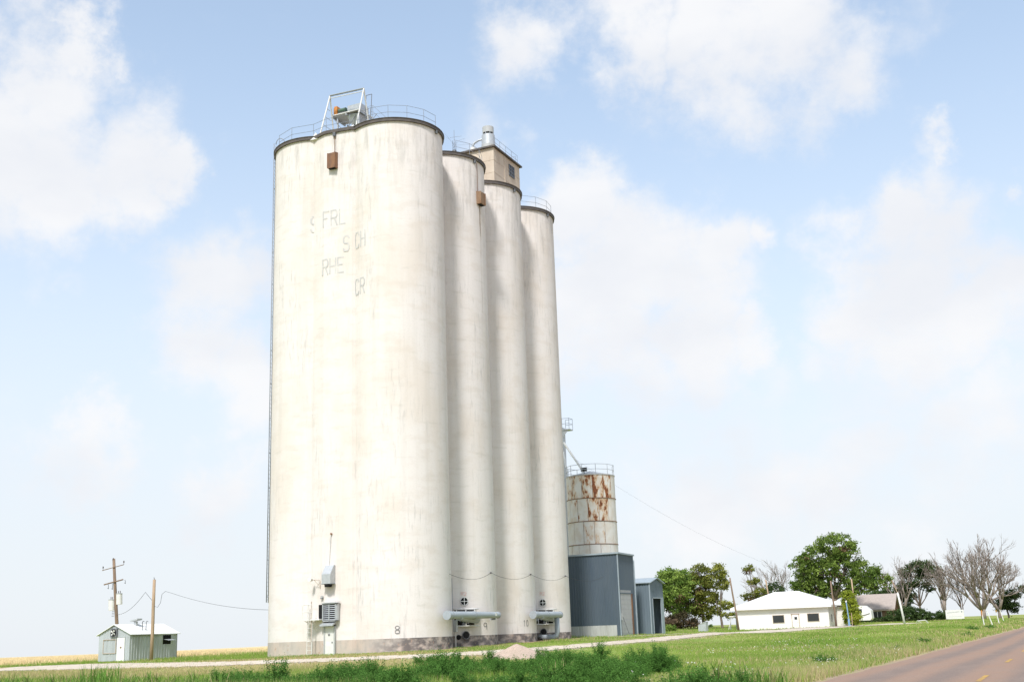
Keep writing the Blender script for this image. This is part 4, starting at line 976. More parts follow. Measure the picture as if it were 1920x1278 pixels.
for k in (0, .45):
    MB().tube([(sx1-.5, sy0+1.9+k, EH+.1), (sx1-.5, sy0+1.9+k, EH+.98), (sx1-.44, sy0+1.9+k, EH+1.05), (sx1-.34, sy0+1.95+k, EH+1.0)], .03, 6).build('vent_pipe', 'darksteel', t)

def pole(name, base, top, r0, r1, material, label, cat='utility pole', group=None):
    t = thing(name, base, label, cat, group)
    b0 = Vector(base); t0 = Vector(top)
    MB().tube([b0-Vector((0, 0, .3)), b0.lerp(t0, .35)+Vector((.03, 0, 0)), b0.lerp(t0, .7)+Vector((-.02, .02, 0)), t0], r0, 10, r1).build('pole_shaft', material, t)
    return t
p1b, p1t = Vector((-78.7, 82.5, gz(-78.7, 82.5))), Vector((-79.27, 81.95, 9.35))
t = pole('transformer_pole', p1b, p1t, .17, .125, 'wood', 'tall wooden power pole with crossarms and two transformers behind the tin shed')
dv = (Vector((.72, .52, 0))).normalized()*1.0
def along(z): return p1b.lerp(p1t, (z-p1b.z)/(p1t.z-p1b.z))
ux = Vector((.80, .42, .22)).normalized()
for z, hl, r in ((8.55, .98, .035), (7.25, .88, .06)):
    c_ = along(z)-Vector((0, .16, 0)); MB().cyl(c_-ux*hl, c_+ux*hl, r, n=6).build('crossarm', 'wood', t)
for c_ in (along(8.55)-ux*.95, along(8.55)+ux*.95, along(9.05)):
    c_ = c_-Vector((0, .1, 0)); i_ = MB(); i_.cyl(c_, c_+Vector((0, 0, .22)), .02, n=5); i_.cyl(c_+Vector((0, 0, .2)), c_+Vector((0, 0, .36)), .065, .045, 8); i_.build('insulator', 'porcelain', t)
for du, dz in ((-.62, -.30), (.92, -.25), (-.25, -.45)):
    c_ = along(7.2)+ux*du; MB().tube([c_, c_+Vector((.1, -.05, -.08)), c_+Vector((.12, -.05, dz-.1)), c_+Vector((0, -.05, dz))], .025, 5).build('fuse_cutout', 'darksteel', t)
for sg, z in ((-1, 4.75), (1, 5.25)):
    c_ = along(z)+ux*(.36*sg)-Vector((0, .05, .08*sg)); tk = MB().cyl(c_, c_+Vector((-.05, -.02, .92)), .27, n=18).build('transformer', 'whitesteel', t)
    MB().cyl(c_+Vector((-.05, -.02, .92)), c_+Vector((-.05, -.02, .98)), .29, n=18).build('tank_lid', 'galv', tk)
    for q in (-.1, .1): MB().cyl(c_+Vector((q, -.05, .98)), c_+Vector((q, -.05, 1.2)), .03, n=6).build('bushing', 'porcelain', tk)
mb = MB()
for k in range(4): mb.box(along(4.6-.14*k).x-.32, along(4.6-.14*k).x-.05, along(4.6).y-.2, along(4.6).y-.17, 4.2+.14*k, 4.24+.14*k)
mb.build('service_rack', 'darksteel', t)
p2b, p2t = Vector((-67.3, 74.15, gz(-67.3, 74.15))), Vector((-67.2, 74.05, 6.70))
t2 = pole('service_pole', p2b, p2t, .145, .115, 'palewood', 'bleached wooden service pole standing in front of the tin shed')
MB().cyl(p2t, p2t+Vector((-.05, 0, .18)), .03, n=5).build('top_pin', 'darksteel', t2)
def wire(pts_fn, label, cat='wire', r=.014, name='overhead_wire'):
    mb = MB(); P = pts_fn; mb.tube(P, r, 4); o = mb.build(name, 'wire', None, loc=P[0]); return tag(o, label, cat)
def sag(a, b, s, n=17): a, b = Vector(a), Vector(b); return [a.lerp(b, u)-Vector((0, 0, 4*s*u*(1-u))) for u in np.linspace(0, 1, n)]
a = along(4.35); q1 = p2t.lerp(p2b, .12)+Vector((-.8, -.1, -.2)); q2 = p2t.lerp(p2b, .28)
wire(sag(a, q1, .45)+[q2], 'drooping black service cable between the two poles at the tin shed')
q3 = p2t.lerp(p2b, .33)+Vector((.1, 0, 0)); sil = Vector((-51.55, 69.0, 3.7))
wire([q3, q3+Vector((.25, .1, -.1)), q3+Vector((.55, .1, .25)), q3+Vector((.75, 0, .9)), q3+Vector((1.1, 0, 1.12))]+sag(q3+Vector((1.25, 0, 1.1)), sil, .35)[1:], 'black cable slung from the bleached pole to the silo wall')
wire(sag((-45.0, 109.2, 18.9), (-33.0, 180, 7.2), 2.0, 25), 'thin cable falling from the elevator leg towards the white building', r=.006)

# ------------------------------------------------------------------ white building on the right
hx0, hx1, hy0, hy1 = -49.4, -35.13, 186.7, 199.5; eave, rid = 4.02, 6.05
t = thing('white_building', (-42.3, 190, .5), 'low white office building with a hipped white metal roof', 'house')
wv = MB(); wv.box(hx0, hx1, hy0, hy1, 0, eave); wv.build('wall', 'white', t)
MB().box(hx1, -33.0, 191.0, 197.5, .2, eave-.3).build('annex_wall', 'white', t)
o_ = .62
rx0, rx1, ry0, ry1 = hx0-o_-.3, hx1+o_, hy0-o_, hy1+o_; rym = (ry0+ry1)/2
ra, rb = (-44.6, rym-.6, rid+.35), (-40.6, rym-.6, rid+.35)
c4 = [(rx0, ry0, eave), (rx1, ry0, eave), (rx1, ry1, eave), (rx0, ry1, eave)]
for poly in ([c4[0], c4[1], rb, ra], [c4[1], c4[2], rb], [c4[2], c4[3], ra, rb], [c4[3], c4[0], ra]):
    MB().slab(poly, (0, 0, .05)).build('roof_slope', 'whiteroof', t)
MB().slab([(-36, 190.4, eave-.15), (-32.6, 190.4, eave-.15), (-32.6, 198, eave-.15), (-36, 198, eave-.15)], (0, 0, .1)).build('annex_soffit', 'white', t)
apx = (-34.8, 194.2, eave+.75)
q4 = [(-36.6, 190.3, eave-.05), (-32.5, 190.3, eave-.05), (-32.5, 198.1, eave-.05), (-36.6, 198.1, eave-.05)]
for k in range(4): MB().slab([q4[k], q4[(k+1) % 4], apx], (0, 0, .04)).build('annex_roof', 'whiteroof', t)
mb = MB(); mb.box(rx0, rx1, ry0-.02, ry0+.02, eave-.30, eave+.04); mb.box(rx1-.02, rx1+.02, ry0, ry1, eave-.30, eave+.04); mb.box(rx0-.02, rx0+.02, ry0, ry1, eave-.3, eave+.04); mb.build('fascia', 'white', t)
MB().box(rx0+.03, rx1-.03, ry0+.03, ry1-.03, eave-.1, eave-.02).build('soffit', 'white', t)
for x0, x1, z0, z1 in ((-43.75, -42.05, 1.62, 2.72), (-38.35, -36.65, 1.68, 2.80)):
    w = MB().box(x0, x1, hy0-.02, hy0+.05, z0, z1).build('window', 'darkglass', t)
    mb = MB()
    for z in (z0-.07, z1): mb.box(x0-.07, x1+.07, hy0-.06, hy0, z, z+.07)
    for x in (x0-.07, x1): mb.box(x, x+.07, hy0-.06, hy0, z0, z1)
    mb.build('window_frame', 'tan', w)
d = MB().box(-40.75, -39.75, hy0-.06, hy0+.02, .62, 2.75).build('door', 'white', t)
MB().box(-40.40, -39.98, hy0-.075, hy0-.055, 2.0, 2.42).build('door_pane', 'darkglass', d)
mb = MB()
for x in (-40.84, -39.74): mb.box(x, x+.08, hy0-.09, hy0, .6, 2.86)
mb.box(-40.9, -39.6, hy0-.09, hy0, 2.76, 2.9); mb.build('door_frame', 'tan', d)
MB().box(-39.95, -39.9, hy0-.10, hy0-.06, 1.55, 1.65).build('door_handle', 'darksteel', d)
MB().box(-41.0, -39.5, hy0-1.0, hy0, .45, .66).build('door_step', 'slab', t)
for y0 in (188.6, 193.2): MB().box(hx1-.01 if y0 < 190 else -33.02, (hx1+.03) if y0 < 190 else -32.97, y0, y0+.9, 1.5, 2.6).build('side_window', 'darkglass', t)
MB().box(-51.3, -49.38, 188.5, 192.5, 2.75, 2.9).build('porch_roof', 'white', t)
for y in (188.6, 192.3): MB().box(-51.2, -51.08, y, y+.12, .3, 2.75).build('porch_post', 'greysteel', t)
MB().cyl((-50.9, 188.6, 2.7), (-51.6, 188.5, .4), .05, n=6).build('porch_brace', 'white', t)

pl = [('leaning_pole', (-43.41, 164.36), (-44.1, 164.2, 8.0), .14, .10, 'wood', 'brown wooden pole leaning at the left end of the white building'),
      ('bleached_pole', (-47.6, 203.5), (-48.4, 203.5, 8.9), .14, .11, 'palewood', 'bleached pole rising behind the white roof by the pines'),
      ('yard_pole', (-32.91, 180.02), (-33.1, 180.0, 7.4), .15, .10, 'wood', 'brown pole with a small arm at the right corner of the white building'),
      ('short_pole', (-33.7, 203.0), (-33.9, 203, 8.3), .13, .11, 'palewood', 'pale bare pole behind the yellow green conifer')]
for n_, b_, tp, r0, r1, m_, lb in pl:
    t = pole(n_, (b_[0], b_[1], gz(*b_)), tp, r0, r1, m_, lb, 'pole')
    if n_ == 'yard_pole':
        MB().tube([(-33.08, 180, 7.1), (-32.7, 180, 7.35), (-32.2, 180, 7.3)], .03, 5).build('lamp_arm', 'zinc', t)
        MB().cyl((-32.2, 180, 7.34), (-32.2, 180, 7.16), .10, .17, 10).build('lamp_head', 'zinc', t)
t = thing('blue_sign_post', (-31.4, 182.3, gz(-31.4, 182.3)), 'blue and white painted post at the corner of the white building', 'post')
z = gz(-31.4, 182.3)
MB().box(-31.55, -31.3, 182.2, 182.42, z-.1, z+1.0).build('blue_casing', 'bluepaint', t)
MB().cyl((-31.42, 182.31, z+1.0), (-31.55, 182.31, z+3.45), .085, n=8).build('shaft', 'bluepaint', t)
MB().cyl((-31.55, 182.31, z+3.45), (-31.57, 182.31, z+3.7), .13, n=8).build('cap', 'whitesteel', t)
MB().cyl((-31.0, 182.5, z), (-31.0, 182.5, z+1.9), .06, n=8).build('side_post', 'palewood', t)
z = gz(-24.29, 188.44)
t = thing('white_pole', (-24.29, 188.44, z), 'thick white leaning pole in the lawn before the brick house', 'pole')
MB().tube([(-24.29, 188.44, z-.2), (-24.55, 188.42, z+2.4), (-24.85, 188.4, z+4.75)], .17, 12, .12).build('pole_shaft', 'whitesteel', t)
MB().cyl((-24.85, 188.4, z+4.75), (-25.5, 188.4, z+6.6), .07, .06, 8).build('upper_mast', 'palewood', t)
z = gz(-42.41, 143.88)
t = thing('utility_cabinet', (-42.41, 143.88, z), 'pale grey utility cabinet with sloping lid on the grass', 'utility box')
MB().slab([(-43.0, 143.5, z-.05), (-42.0, 143.5, z-.05), (-42.0, 143.5, z+1.15), (-42.25, 143.5, z+1.15), (-43.0, 143.5, z+.85)], (0, .9, 0)).build('cabinet_body', 'galv', t)
MB().box(-42.9, -42.1, 143.46, 143.5, z+.1, z+.75).build('cabinet_door', 'galv', t)
MB().slab([(-43.03, 143.45, z+.86), (-42.26, 143.45, z+1.17), (-41.96, 143.45, z+1.17)], (0, 1.0, .02)).build('lid', 'zinc', t)
MB().box(-43.1, -41.9, 143.4, 144.5, z-.1, z+.04).build('plinth', 'slab', t)

# brick house, trailer
z = 1.0; qx0, qx1, qy0, qy1 = -40.5, -31.9, 232.5, 241; ez, rz = 3.45, 6.15
t = thing('brick_house', (-36, 236, z), 'brown brick house with a tan gabled roof behind the hedge', 'house')
MB().box(qx0, qx1, qy0, qy1, z-.4, ez).build('wall', 'brick', t)
ym = (qy0+qy1)/2
MB().slab([(qx1, qy0, ez), (qx1, qy1, ez), (qx1, ym, rz-.15)], (-.25, 0, 0)).build('gable_wall', 'brick', t)
for ye, yi in ((qy0-.7, ym), (qy1+.7, ym)):
    MB().slab([(qx0-.4, ye, ez-.18), (qx1+.55, ye, ez-.18), (qx1+.55, yi, rz), (qx0-.4, yi, rz)], (0, 0, .16)).build('roof_slope', 'shingle', t)
MB().box(qx0-.4, qx1+.5, qy0-.72, qy0-.66, ez-.32, ez-.14).build('fascia', 'tan', t)
w = MB().box(-36.9, -34.0, qy0-.03, qy0+.02, 1.75, 3.0).build('window', 'darkglass', t)
mb = MB()
for x in (-37.0, -36.2, -34.75, -34.0): mb.box(x, x+.12, qy0-.07, qy0-.01, 1.7, 3.05)
for zz in (1.66, 3.0): mb.box(-37.0, -33.88, qy0-.068, qy0-.012, zz, zz+.1)
mb.build('window_frame', 'whitesteel', w)
MB().box(qx1-.02, qx1+.03, 235.4, 236.4, 2.2, 3.1).build('side_window', 'zinc', t)
MB().box(-32.5, -32.38, qy0-.66, qy0-.54, .9, ez-.2).build('porch_post', 'tan', t)
z = gz(-33.6, 209.5)+.0
t = thing('travel_trailer', (-33.6, 210, z), 'white travel trailer with a dark swoosh parked beside the brick house', 'trailer')
pr = [(-36.2, z+.55), (-32.55, z+.55), (-32.2, z+.9), (-32.3, z+2.2), (-33.2, z+3.0), (-36.2, z+3.1)]
MB().slab([(x, 209.3, zz) for x, zz in pr][::-1], (0, 2.4, 0)).build('body', 'trailer', t)
MB().box(-35.2, -33.75, 209.26, 209.3, z+1.85, z+2.45).build('window', 'darkglass', t)
mb = MB()
for k in range(9):
    u0, u1 = k/9, (k+1)/9; f0 = lambda u: (-35.9+3.4*u, z+1.05+.55*u*u); a, b2 = f0(u0), f0(u1); mb.quad((a[0], 209.27, a[1]), (b2[0], 209.27, b2[1]), (b2[0], 209.27, b2[1]+.13), (a[0], 209.27, a[1]+.13))
mb.build('swoosh_stripe', 'swoosh', t)
for x in (-35.4, -34.5): MB().cyl((x, 209.35, z+.35), (x, 209.6, z+.35), .35, n=16).build('wheel', 'swoosh', t)
MB().cyl((-32.5, 210.4, z-.02), (-32.5, 210.4, z+.6), .05, n=8).build('jack_leg', 'darksteel', t)

# sign board, marker posts, rack
z = gz(-20.7, 229.1)
t = thing('sign_board', (-20.7, 229.1, z), 'white rectangular sign board on wooden legs under the bare trees', 'sign')
MB().box(-22.25, -19.15, 229.05, 229.15, z+.25, z+1.85).build('board', 'whitesteel', t)
for x in (-22.0, -20.7, -19.4): MB().box(x, x+.1, 229.16, 229.26, z-.2, z+1.7).build('leg', 'palewood', t)
mb = MB(); random.seed(5); x = -22.0
while x < -19.9:
    w_ = random.uniform(.09, .16); mb.quad((x, 229.045, z+1.26+.07*(x+22)), (x+w_, 229.045, z+1.26+.07*(x+22)), (x+w_, 229.045, z+1.44+.07*(x+22)), (x, 229.045, z+1.44+.07*(x+22))); x += w_+.06
mb.build('headline_lettering', 'zinc', t)
mb = MB(); x = -21.7
while x < -19.6:
    w_ = random.uniform(.06, .14); mb.quad((x, 229.045, z+.62), (x+w_, 229.045, z+.62), (x+w_, 229.045, z+.69), (x, 229.045, z+.69)); x += w_+.05
mb.build('small_lettering', 'zinc', t)
MB().cyl((-19.5, 229.045, z+1.5), (-19.5, 229.03, z+1.5), .13, n=14).build('emblem', 'greysteel', t)
mp = [((-10.42, 149.6), (-.12, 0), 1.75, 'orange', 'white marker post with an orange top near the road bend'), ((-9.95, 157.0), (-.50, 0), 1.75, None, 'plain white marker post leaning towards the orange topped one'),
      ((-10.1, 172.0), (-.22, 0), 1.75, 'yellow', 'white marker post with a small yellow cap'), ((-11.3, 205.0), (-.40, 0), 1.75, None, 'white marker post farthest along the road verge')]
for (x, y), (lx, ly), hh_, capm, lb in mp:
    z = gz(x, y); t = thing('marker_post', (x, y, z), lb, 'marker post', 'marker posts on the road verge')
    MB().cyl((x, y, z-.2), (x+lx, y, z+hh_), .065, n=8).build('post_shaft', 'whitesteel', t)
    if capm: MB().cyl((x+lx*.86, y, z+hh_*(.86 if capm == 'yellow' else .62)), (x+lx*1.02, y, z+hh_+.03), .085 if capm == 'yellow' else .072, n=8).build('post_top', capm, t)
    else: MB().cyl((x+lx, y, z+hh_), (x+lx*1.02, y, z+hh_+.04), .075, n=8).build('post_cap', 'whitesteel', t)
x, y = -21.3, 184.0; z = gz(x, y)
t = thing('pipe_rack', (x, y, z), 'low white pipe rack standing in the lawn by the leaning white pole', 'rack')
mb = MB(); mb.tube([(x-.9, y, z), (x-.6, y, z+.55), (x+.5, y, z+.6), (x+.9, y, z)], .03, 5); mb.tube([(x-.7, y+.7, z), (x-.5, y+.7, z+.5), (x+.6, y+.7, z+.55), (x+.9, y+.7, z)], .03, 5); mb.build('hoop', 'whitesteel', t)
mb = MB(); mb.cyl((x-.6, y, z+.55), (x-.5, y+.7, z+.5), .025, n=5); mb.cyl((x+.5, y, z+.6), (x+.6, y+.7, z+.55), .025, n=5); mb.cyl((x-.6, y, z+.55), (x+.2, y, z), .025, n=5); mb.build('cross_bar', 'whitesteel', t)
x, y = -16.6, 119.0; z = gz(x, y)
tag(MB().slab([(x-1.3, y-.5, z-.05), (x+1.1, y-.6, z-.05), (x+1.2, y+.5, z-.05), (x-1.2, y+.6, z-.05)], (0, 0, .14)).build('concrete_slab', 'slab', None, (x, y, z)), 'flat pale concrete slab lying in the grass near the road', 'slab')
t = thing('far_barn', (-30, 760, .5), 'distant hazy white metal barn beyond the bare trees', 'barn')
MB().box(-28, -6, 760, 776, -.5, 4.2).build('wall', 'far', t)
for ye in (759.5, 776.5): MB().slab([(-28.5, ye, 4.1), (-5.5, ye, 4.1), (-5.5, 768, 6.6), (-28.5, 768, 6.6)], (0, 0, .1)).build('roof_slope', 'far', t)

# gravel heap
px_, py_ = -28.3, 59.8; mb = MB(); nA, nR = 40, 14; rows = []
zb = gz(px_, py_)
for i in range(nR+1):
    r = i/nR; row = []
    for k in range(nA):
        a = 2*math.pi*k/nA; rr = r*(1.75+.28*math.sin(a*2+1)+.18*math.sin(a*5))
        hgt = .86*(1-r)**1.15*(1+.15*math.sin(3*a+2)*r)+.035*math.sin(a*7+r*9)*r*(1-r)*2+random.uniform(-.012, .012)
        x, y = px_+rr*1.25*math.cos(a)*.95, py_+rr*math.sin(a); row.append((x, y, gz(x, y)+hgt-.03))
    rows.append(mb.add(row))
for i, j in zip(rows, rows[1:]):
    for k in range(nA): mb.face((i+k, i+(k+1) % nA, j+(k+1) % nA, j+k)[::-1], True)
tag(mb.build('gravel_heap', 'pilesand', None, (px_, py_, zb)), 'low pinkish heap of sand and gravel beside the track', 'gravel heap')

# ------------------------------------------------------------------ vegetation
def fast_mesh(name, verts, nper, cols, material):
    """verts (n*nper,3) as separate polygons of nper corners"""
    n = len(verts)//nper; me = bpy.data.meshes.new(name); me.vertices.add(len(verts)); me.loops.add(len(verts)); me.polygons.add(n)
    me.vertices.foreach_set('co', verts.astype(np.float32).ravel()); me.loops.foreach_set('vertex_index', np.arange(len(verts), dtype=np.int32))
    me.polygons.foreach_set('loop_start', np.arange(0, len(verts), nper, dtype=np.int32)); me.update()
    ca = me.color_attributes.new('Col', 'FLOAT_COLOR', 'POINT'); c = np.concatenate([cols, np.ones((len(cols), 1))], 1); ca.data.foreach_set('color', c.astype(np.float32).ravel())
    me.materials.append(M[material]); return me

def leaf_cloud(centres, sizes, cols, aspect=.55, droop=.2):
    n = len(centres); u = rng.normal(size=(n, 3)); u[:, 2] -= droop; u /= np.linalg.norm(u, axis=1)[:, None]
    v = rng.normal(size=(n, 3)); v -= u*(u*v).sum(1)[:, None]; v /= np.linalg.norm(v, axis=1)[:, None]
    s = sizes[:, None]; a = centres-u*s; b = centres+v*s*aspect; c = centres+u*s; d = centres-v*s*aspect
    return np.stack([a, b, c, d], 1).reshape(-1, 3), np.repeat(cols, 4, 0)

def bend(a, b, w, n=6):
    a, b = Vector(a), Vector(b); o = Vector((random.uniform(-1, 1), random.uniform(-1, 1), random.uniform(-.2, .5)))*w
    return [a.lerp(b, u)+o*math.sin(math.pi*u) for u in np.linspace(0, 1, n)]

def leafy_tree(name, loc, lobes, label, base, tip, leaves=9000, size=.19, trunk=.32, forks=3, group=None, clump=.75, gap=.5, dead=0, droop=.2):
    """lobes: (dx, dy, z, rx, rz) ellipsoids of foliage relative to the foot"""
    z0 = gz(*loc); t = thing(name, (loc[0], loc[1], z0), label, 'tree', group); O = Vector((loc[0], loc[1], z0))
    mb = MB(); fork = O+Vector((random.uniform(-.2, .2), 0, min(l[2]-l[4] for l in lobes)*.9+.5))
    mb.tube(bend(O-Vector((0, 0, .2)), fork, .15), trunk, 9, trunk*.75)
    for (dx, dy, z, rx, rz_) in lobes:
        e = O+Vector((dx, dy, z)); P = bend(fork, e, rx*.18); mb.tube(P, trunk*.55, 6, trunk*.12)
        for k in range(5):
            a = random.uniform(0, 6.28); q = e+Vector((math.cos(a)*rx*.8, math.sin(a)*rx*.8, random.uniform(-.6, .7)*rz_)); mb.tube(bend(P[random.randint(2, 5)], q, rx*.12, 5), trunk*.2, 5, .02)
    mb.build('trunk', 'bark', t)
    vol = np.array([l[3]**2*l[4] for l in lobes])**.75; vol /= vol.sum(); Cs, Ss, Ks = [], [], []
    for (dx, dy, z, rx, rz_), f_ in zip(lobes, vol):
        ncl = max(8, int(leaves*f_/55)); d = rng.normal(size=(ncl, 3)); d /= np.linalg.norm(d, axis=1)[:, None]
        rad = gap+(1-gap)*rng.random(ncl)**.6
        cc = d*rad[:, None]*np.array([rx, rx, rz_])+np.array([dx, dy, z]); hue = rng.random(ncl)
        for c_, h_ in zip(cc, hue):
            m_ = int(55*(.5+rng.random())); p = rng.normal(size=(m_, 3))*np.array([1, 1, .62])*clump*.52*(.6+.7*rng.random())+c_
            cl = base*(1-h_)+tip*h_; cl = cl*(.72+.5*rng.random((m_, 1)))
            if dead and c_[2] < z-.1*rz_ and rng.random() < dead*1.5: cl = np.array([.20, .13, .085])*(.7+.6*rng.random((m_, 1)))
            Cs.append(p); Ss.append(size*(.6+.8*rng.random(m_))); Ks.append(cl)
    v, c_ = leaf_cloud(np.vstack(Cs), np.concatenate(Ss), np.vstack(Ks), .55, droop)
    o = bpy.data.objects.new('crown', fast_mesh('crown', v, 4, c_, 'leaf')); col.objects.link(o); o.parent = t
    return t

def bare_tree(name, loc, h, spread, label, trunk=.32, stems=4, depth=6, material='palebark', group=None, up=.25, seed=1, minr=.012):
    random.seed(seed); z0 = gz(*loc); t = thing(name, (loc[0], loc[1], z0), label, 'tree', group); O = Vector((loc[0], loc[1], z0)); big, tw = MB(), MB()
    def grow(p, d, ln, r, k):
        q = p+d*ln; mid = p.lerp(q, .5)+Vector((random.uniform(-1, 1), random.uniform(-1, 1), 0))*ln*.06
        (big if k < 3 else tw).tube([p, mid, q], max(r, minr), 6 if k < 3 else 3, max(r*.7, minr*.8))
        if k >= depth: return
        n = 2 if random.random() < .45 else 3
        for i in range(n):
            ax = d.orthogonal().normalized(); ax.rotate(Matrix.Rotation(random.uniform(0, 6.28), 3, d)); nd = d.copy(); nd.rotate(Matrix.Rotation(R_(random.uniform(12, 38))*(.8 if i == 0 else 1.15), 3, ax))
            nd = (nd+Vector((0, 0, up*(.6 if k > 2 else .3)))).normalized()
            grow(q if i < 2 else p.lerp(q, .6), nd, ln*random.uniform(.62, .86), r*(.72 if i == 0 else .58), k+1)
    th = h*.13; big.tube([O-Vector((0, 0, .2)), O+Vector((0, 0, th))], trunk, 9, trunk*.9)
    for i in range(stems):
        a = 6.28*i/stems+random.uniform(-.4, .4); s = spread*random.uniform(.5, 1.0) if i else spread*.15
        grow(O+Vector((0, 0, th*.8)), Vector((math.cos(a)*s, math.sin(a)*s, 1)).normalized(), h*.27*random.uniform(.85, 1.1), trunk*.62, 1)
    big.build('trunk', material, t); tw.build('branches', material, t); return t

GRN, LIT = np.array([.11, .18, .04]), np.array([.27, .36, .085]); OLV, OLT = np.array([.15, .175, .04]), np.array([.33, .34, .08]); DRK, DKT = np.array([.05, .085, .03]), np.array([.11, .165, .06])
W_ = 'shelter belt trees between the blue shed and the white building'
leafy_tree('broadleaf_tree', (-65.2, 205), [(0,0,8.6,3.5,2.3),(-2.6,.5,7.6,2.2,2.0),(2.2,-.5,7.6,2.3,2.1),(.4,-1.2,6.0,2.7,1.7),(-2.4,.3,4.6,1.8,1.6),(2.4,.2,4.6,1.7,1.4),(.5,-.5,3.0,1.7,1.2),(-3.4,0,5.9,1.6,1.5)], 'rounded bright green broadleaf tree nearest the open blue shed', GRN*1.1, LIT*1.2, 13000, .19, .34, group=W_, dead=.10)
leafy_tree('broadleaf_tree', (-67.6, 211), [(0,0,8.6,2.6,2.2),(-1.5,0,6.2,2.3,2.0),(1.5,0,4.5,2.0,1.8)], 'green broadleaf tree half hidden behind the rounded bright green one', GRN*.9, LIT*.85, 6500, .2, .28, group=W_)
leafy_tree('olive_tree', (-60.9, 206.4), [(0,0,9.6,1.7,2.0),(-.4,0,7.2,2.4,1.9),(.8,.3,5.0,2.2,1.6),(-1.3,0,3.6,1.6,1.3),(.6,-.4,2.6,1.5,1.0)], 'tall olive green tree standing behind the utility cabinet', OLV*.85, OLT*.8, 10000, .18, .3, group=W_, dead=.12)
leafy_tree('pine_tree', (-57.6, 207), [(-.1,0,9.6,1.6,1.5),(-1.3,0,8.2,1.8,1.2),(.5,.2,7.6,1.2,1.0),(-1.9,0,5.5,1.5,.9),(.9,0,4.0,1.5,.8),(-1.2,.2,3.2,1.2,.7),(1.2,0,2.4,1.1,.6)], 'yellow green pine with a bare leaning trunk left of the white building', OLV*1.05, OLT*1.1, 7000, .17, .24, group=W_, clump=.6)
leafy_tree('dark_undergrowth', (-64.0, 201.6), [(-1,0,1.4,1.3,1.2),(.8,0,1.6,1.5,1.3),(2.6,.4,1.0,1.1,.9)], 'dark brownish thicket under the broadleaf trees', np.array([.055,.045,.028]), np.array([.10,.085,.045]), 4500, .15, .1, dead=.4)
leafy_tree('pine_tree', (-53.5, 214), [(-.3,0,10.2,.9,1.3),(.4,0,8.0,1.1,1.0),(1.2,0,5.8,1.6,1.0),(-.9,0,5.2,1.2,.8),(1.6,0,3.6,1.3,.9)], 'thin half dead conifer behind the leaning brown pole', OLV, OLT*.9, 3600, .16, .2, group=W_, clump=.55, dead=.28)
leafy_tree('dark_tree', (-50.2, 217), [(0,0,5.6,1.9,2.2),(.8,0,3.4,1.8,1.6),(-.8,0,3.2,1.5,1.5)], 'small dark green tree rising behind the white roof', DRK, DKT, 5500, .17, .22)
leafy_tree('grey_green_tree', (-46.6, 228), [(0,0,8.4,1.6,1.9),(1.9,0,6.6,2.2,2.0),(-1.2,0,6.2,1.5,1.8),(3.4,0,8.8,.9,1.4),(.5,0,3.4,2.5,1.6)], 'grey green tree behind the ridge of the white building', GRN*.85, LIT*.7, 6500, .18, .26, dead=.08)
bare_tree('dead_tree', (-53.8, 236), 13.0, .55, 'bleached leafless tree behind the white roof near the pines', .26, 5, 6, seed=4)
leafy_tree('spreading_tree', (-41.3, 226), [(1.2,0,14.3,3.4,2.2),(-2.2,.3,12.4,3.1,2.4),(3.6,0,12.6,2.7,2.3),(-4.9,-.3,10.6,2.5,2.4),(-1.4,-1,9.6,3.0,2.2),(2.6,-1,10.0,3.0,2.3),(6.0,0,9.0,2.8,2.0),(8.3,0,7.4,2.4,1.7),(5.2,-1,6.6,2.6,1.7),(-5.4,0,7.4,2.2,2.2),(-2.8,-.6,6.2,2.3,1.8),(1.8,.8,6.6,2.2,1.6)], 'huge spreading dark green tree towering over the white building', GRN*.9, LIT*.95, 26000, .21, .55, clump=.82, gap=.62, dead=.04)
leafy_tree('low_green_tree', (-34.0, 246), [(0,0,5.6,3.0,1.2),(2.6,0,5.0,2.6,1.1),(-2.4,0,4.8,2.0,1.2)], 'low dark green tree crown showing above the brick house roof', DRK*1.2, DKT*1.2, 5000, .2, .24)
bare_tree('dead_tree', (-30.6, 240), 12.5, .6, 'grey leafless tree rising behind the leaning white pole', .24, 5, 6, seed=9)
leafy_tree('tall_dark_tree', (-28.3, 243), [(1.0,0,10.2,2.2,1.6),(3.0,0,9.2,1.9,1.5),(-1.6,0,9.4,1.4,1.4),(.6,0,7.6,1.8,1.2),(-2.2,0,6.8,1.3,1.5),(2.6,0,6.4,1.0,.9),(-2.4,0,4.0,1.1,1.5)], 'tall dark green tree with bare lower trunks right of the brick house', DRK, DKT, 8000, .19, .26, gap=.45)
bare_tree('bare_tree', (-23.2, 238.5), 10.6, .30, 'narrow leafless tree standing behind the white sign board', .34, 6, 6, 'palebark', up=.4, seed=21, minr=.016)
bare_tree('bare_tree', (-20.6, 244), 9.0, .35, 'dark slender leafless tree beside the narrow one at the sign board', .2, 3, 6, 'bark', up=.35, seed=33)
bare_tree('bare_tree', (-16.6, 239.4), 14.2, .95, 'largest leafless tree spreading wide near the road', .5, 7, 7, 'palebark', seed=12, minr=.016)
bare_tree('bare_tree', (-13.9, 241.5), 11.5, .85, 'thick leafless tree just right of the largest bare one', .34, 5, 6, 'palebark', seed=27, minr=.016)
leafy_tree('dark_scrub_tree', (-12.7, 247), [(0,0,3.6,1.3,1.6),(1.4,0,4.6,1.1,.9),(-1,0,2.6,1.3,1.2),(3.2,0,5.2,1.0,.6),(.9,0,2.2,1.2,1.0)], 'dark evergreen scrub tree at the foot of the bare trees', DRK*.8, DKT*.8, 5200, .17, .2)
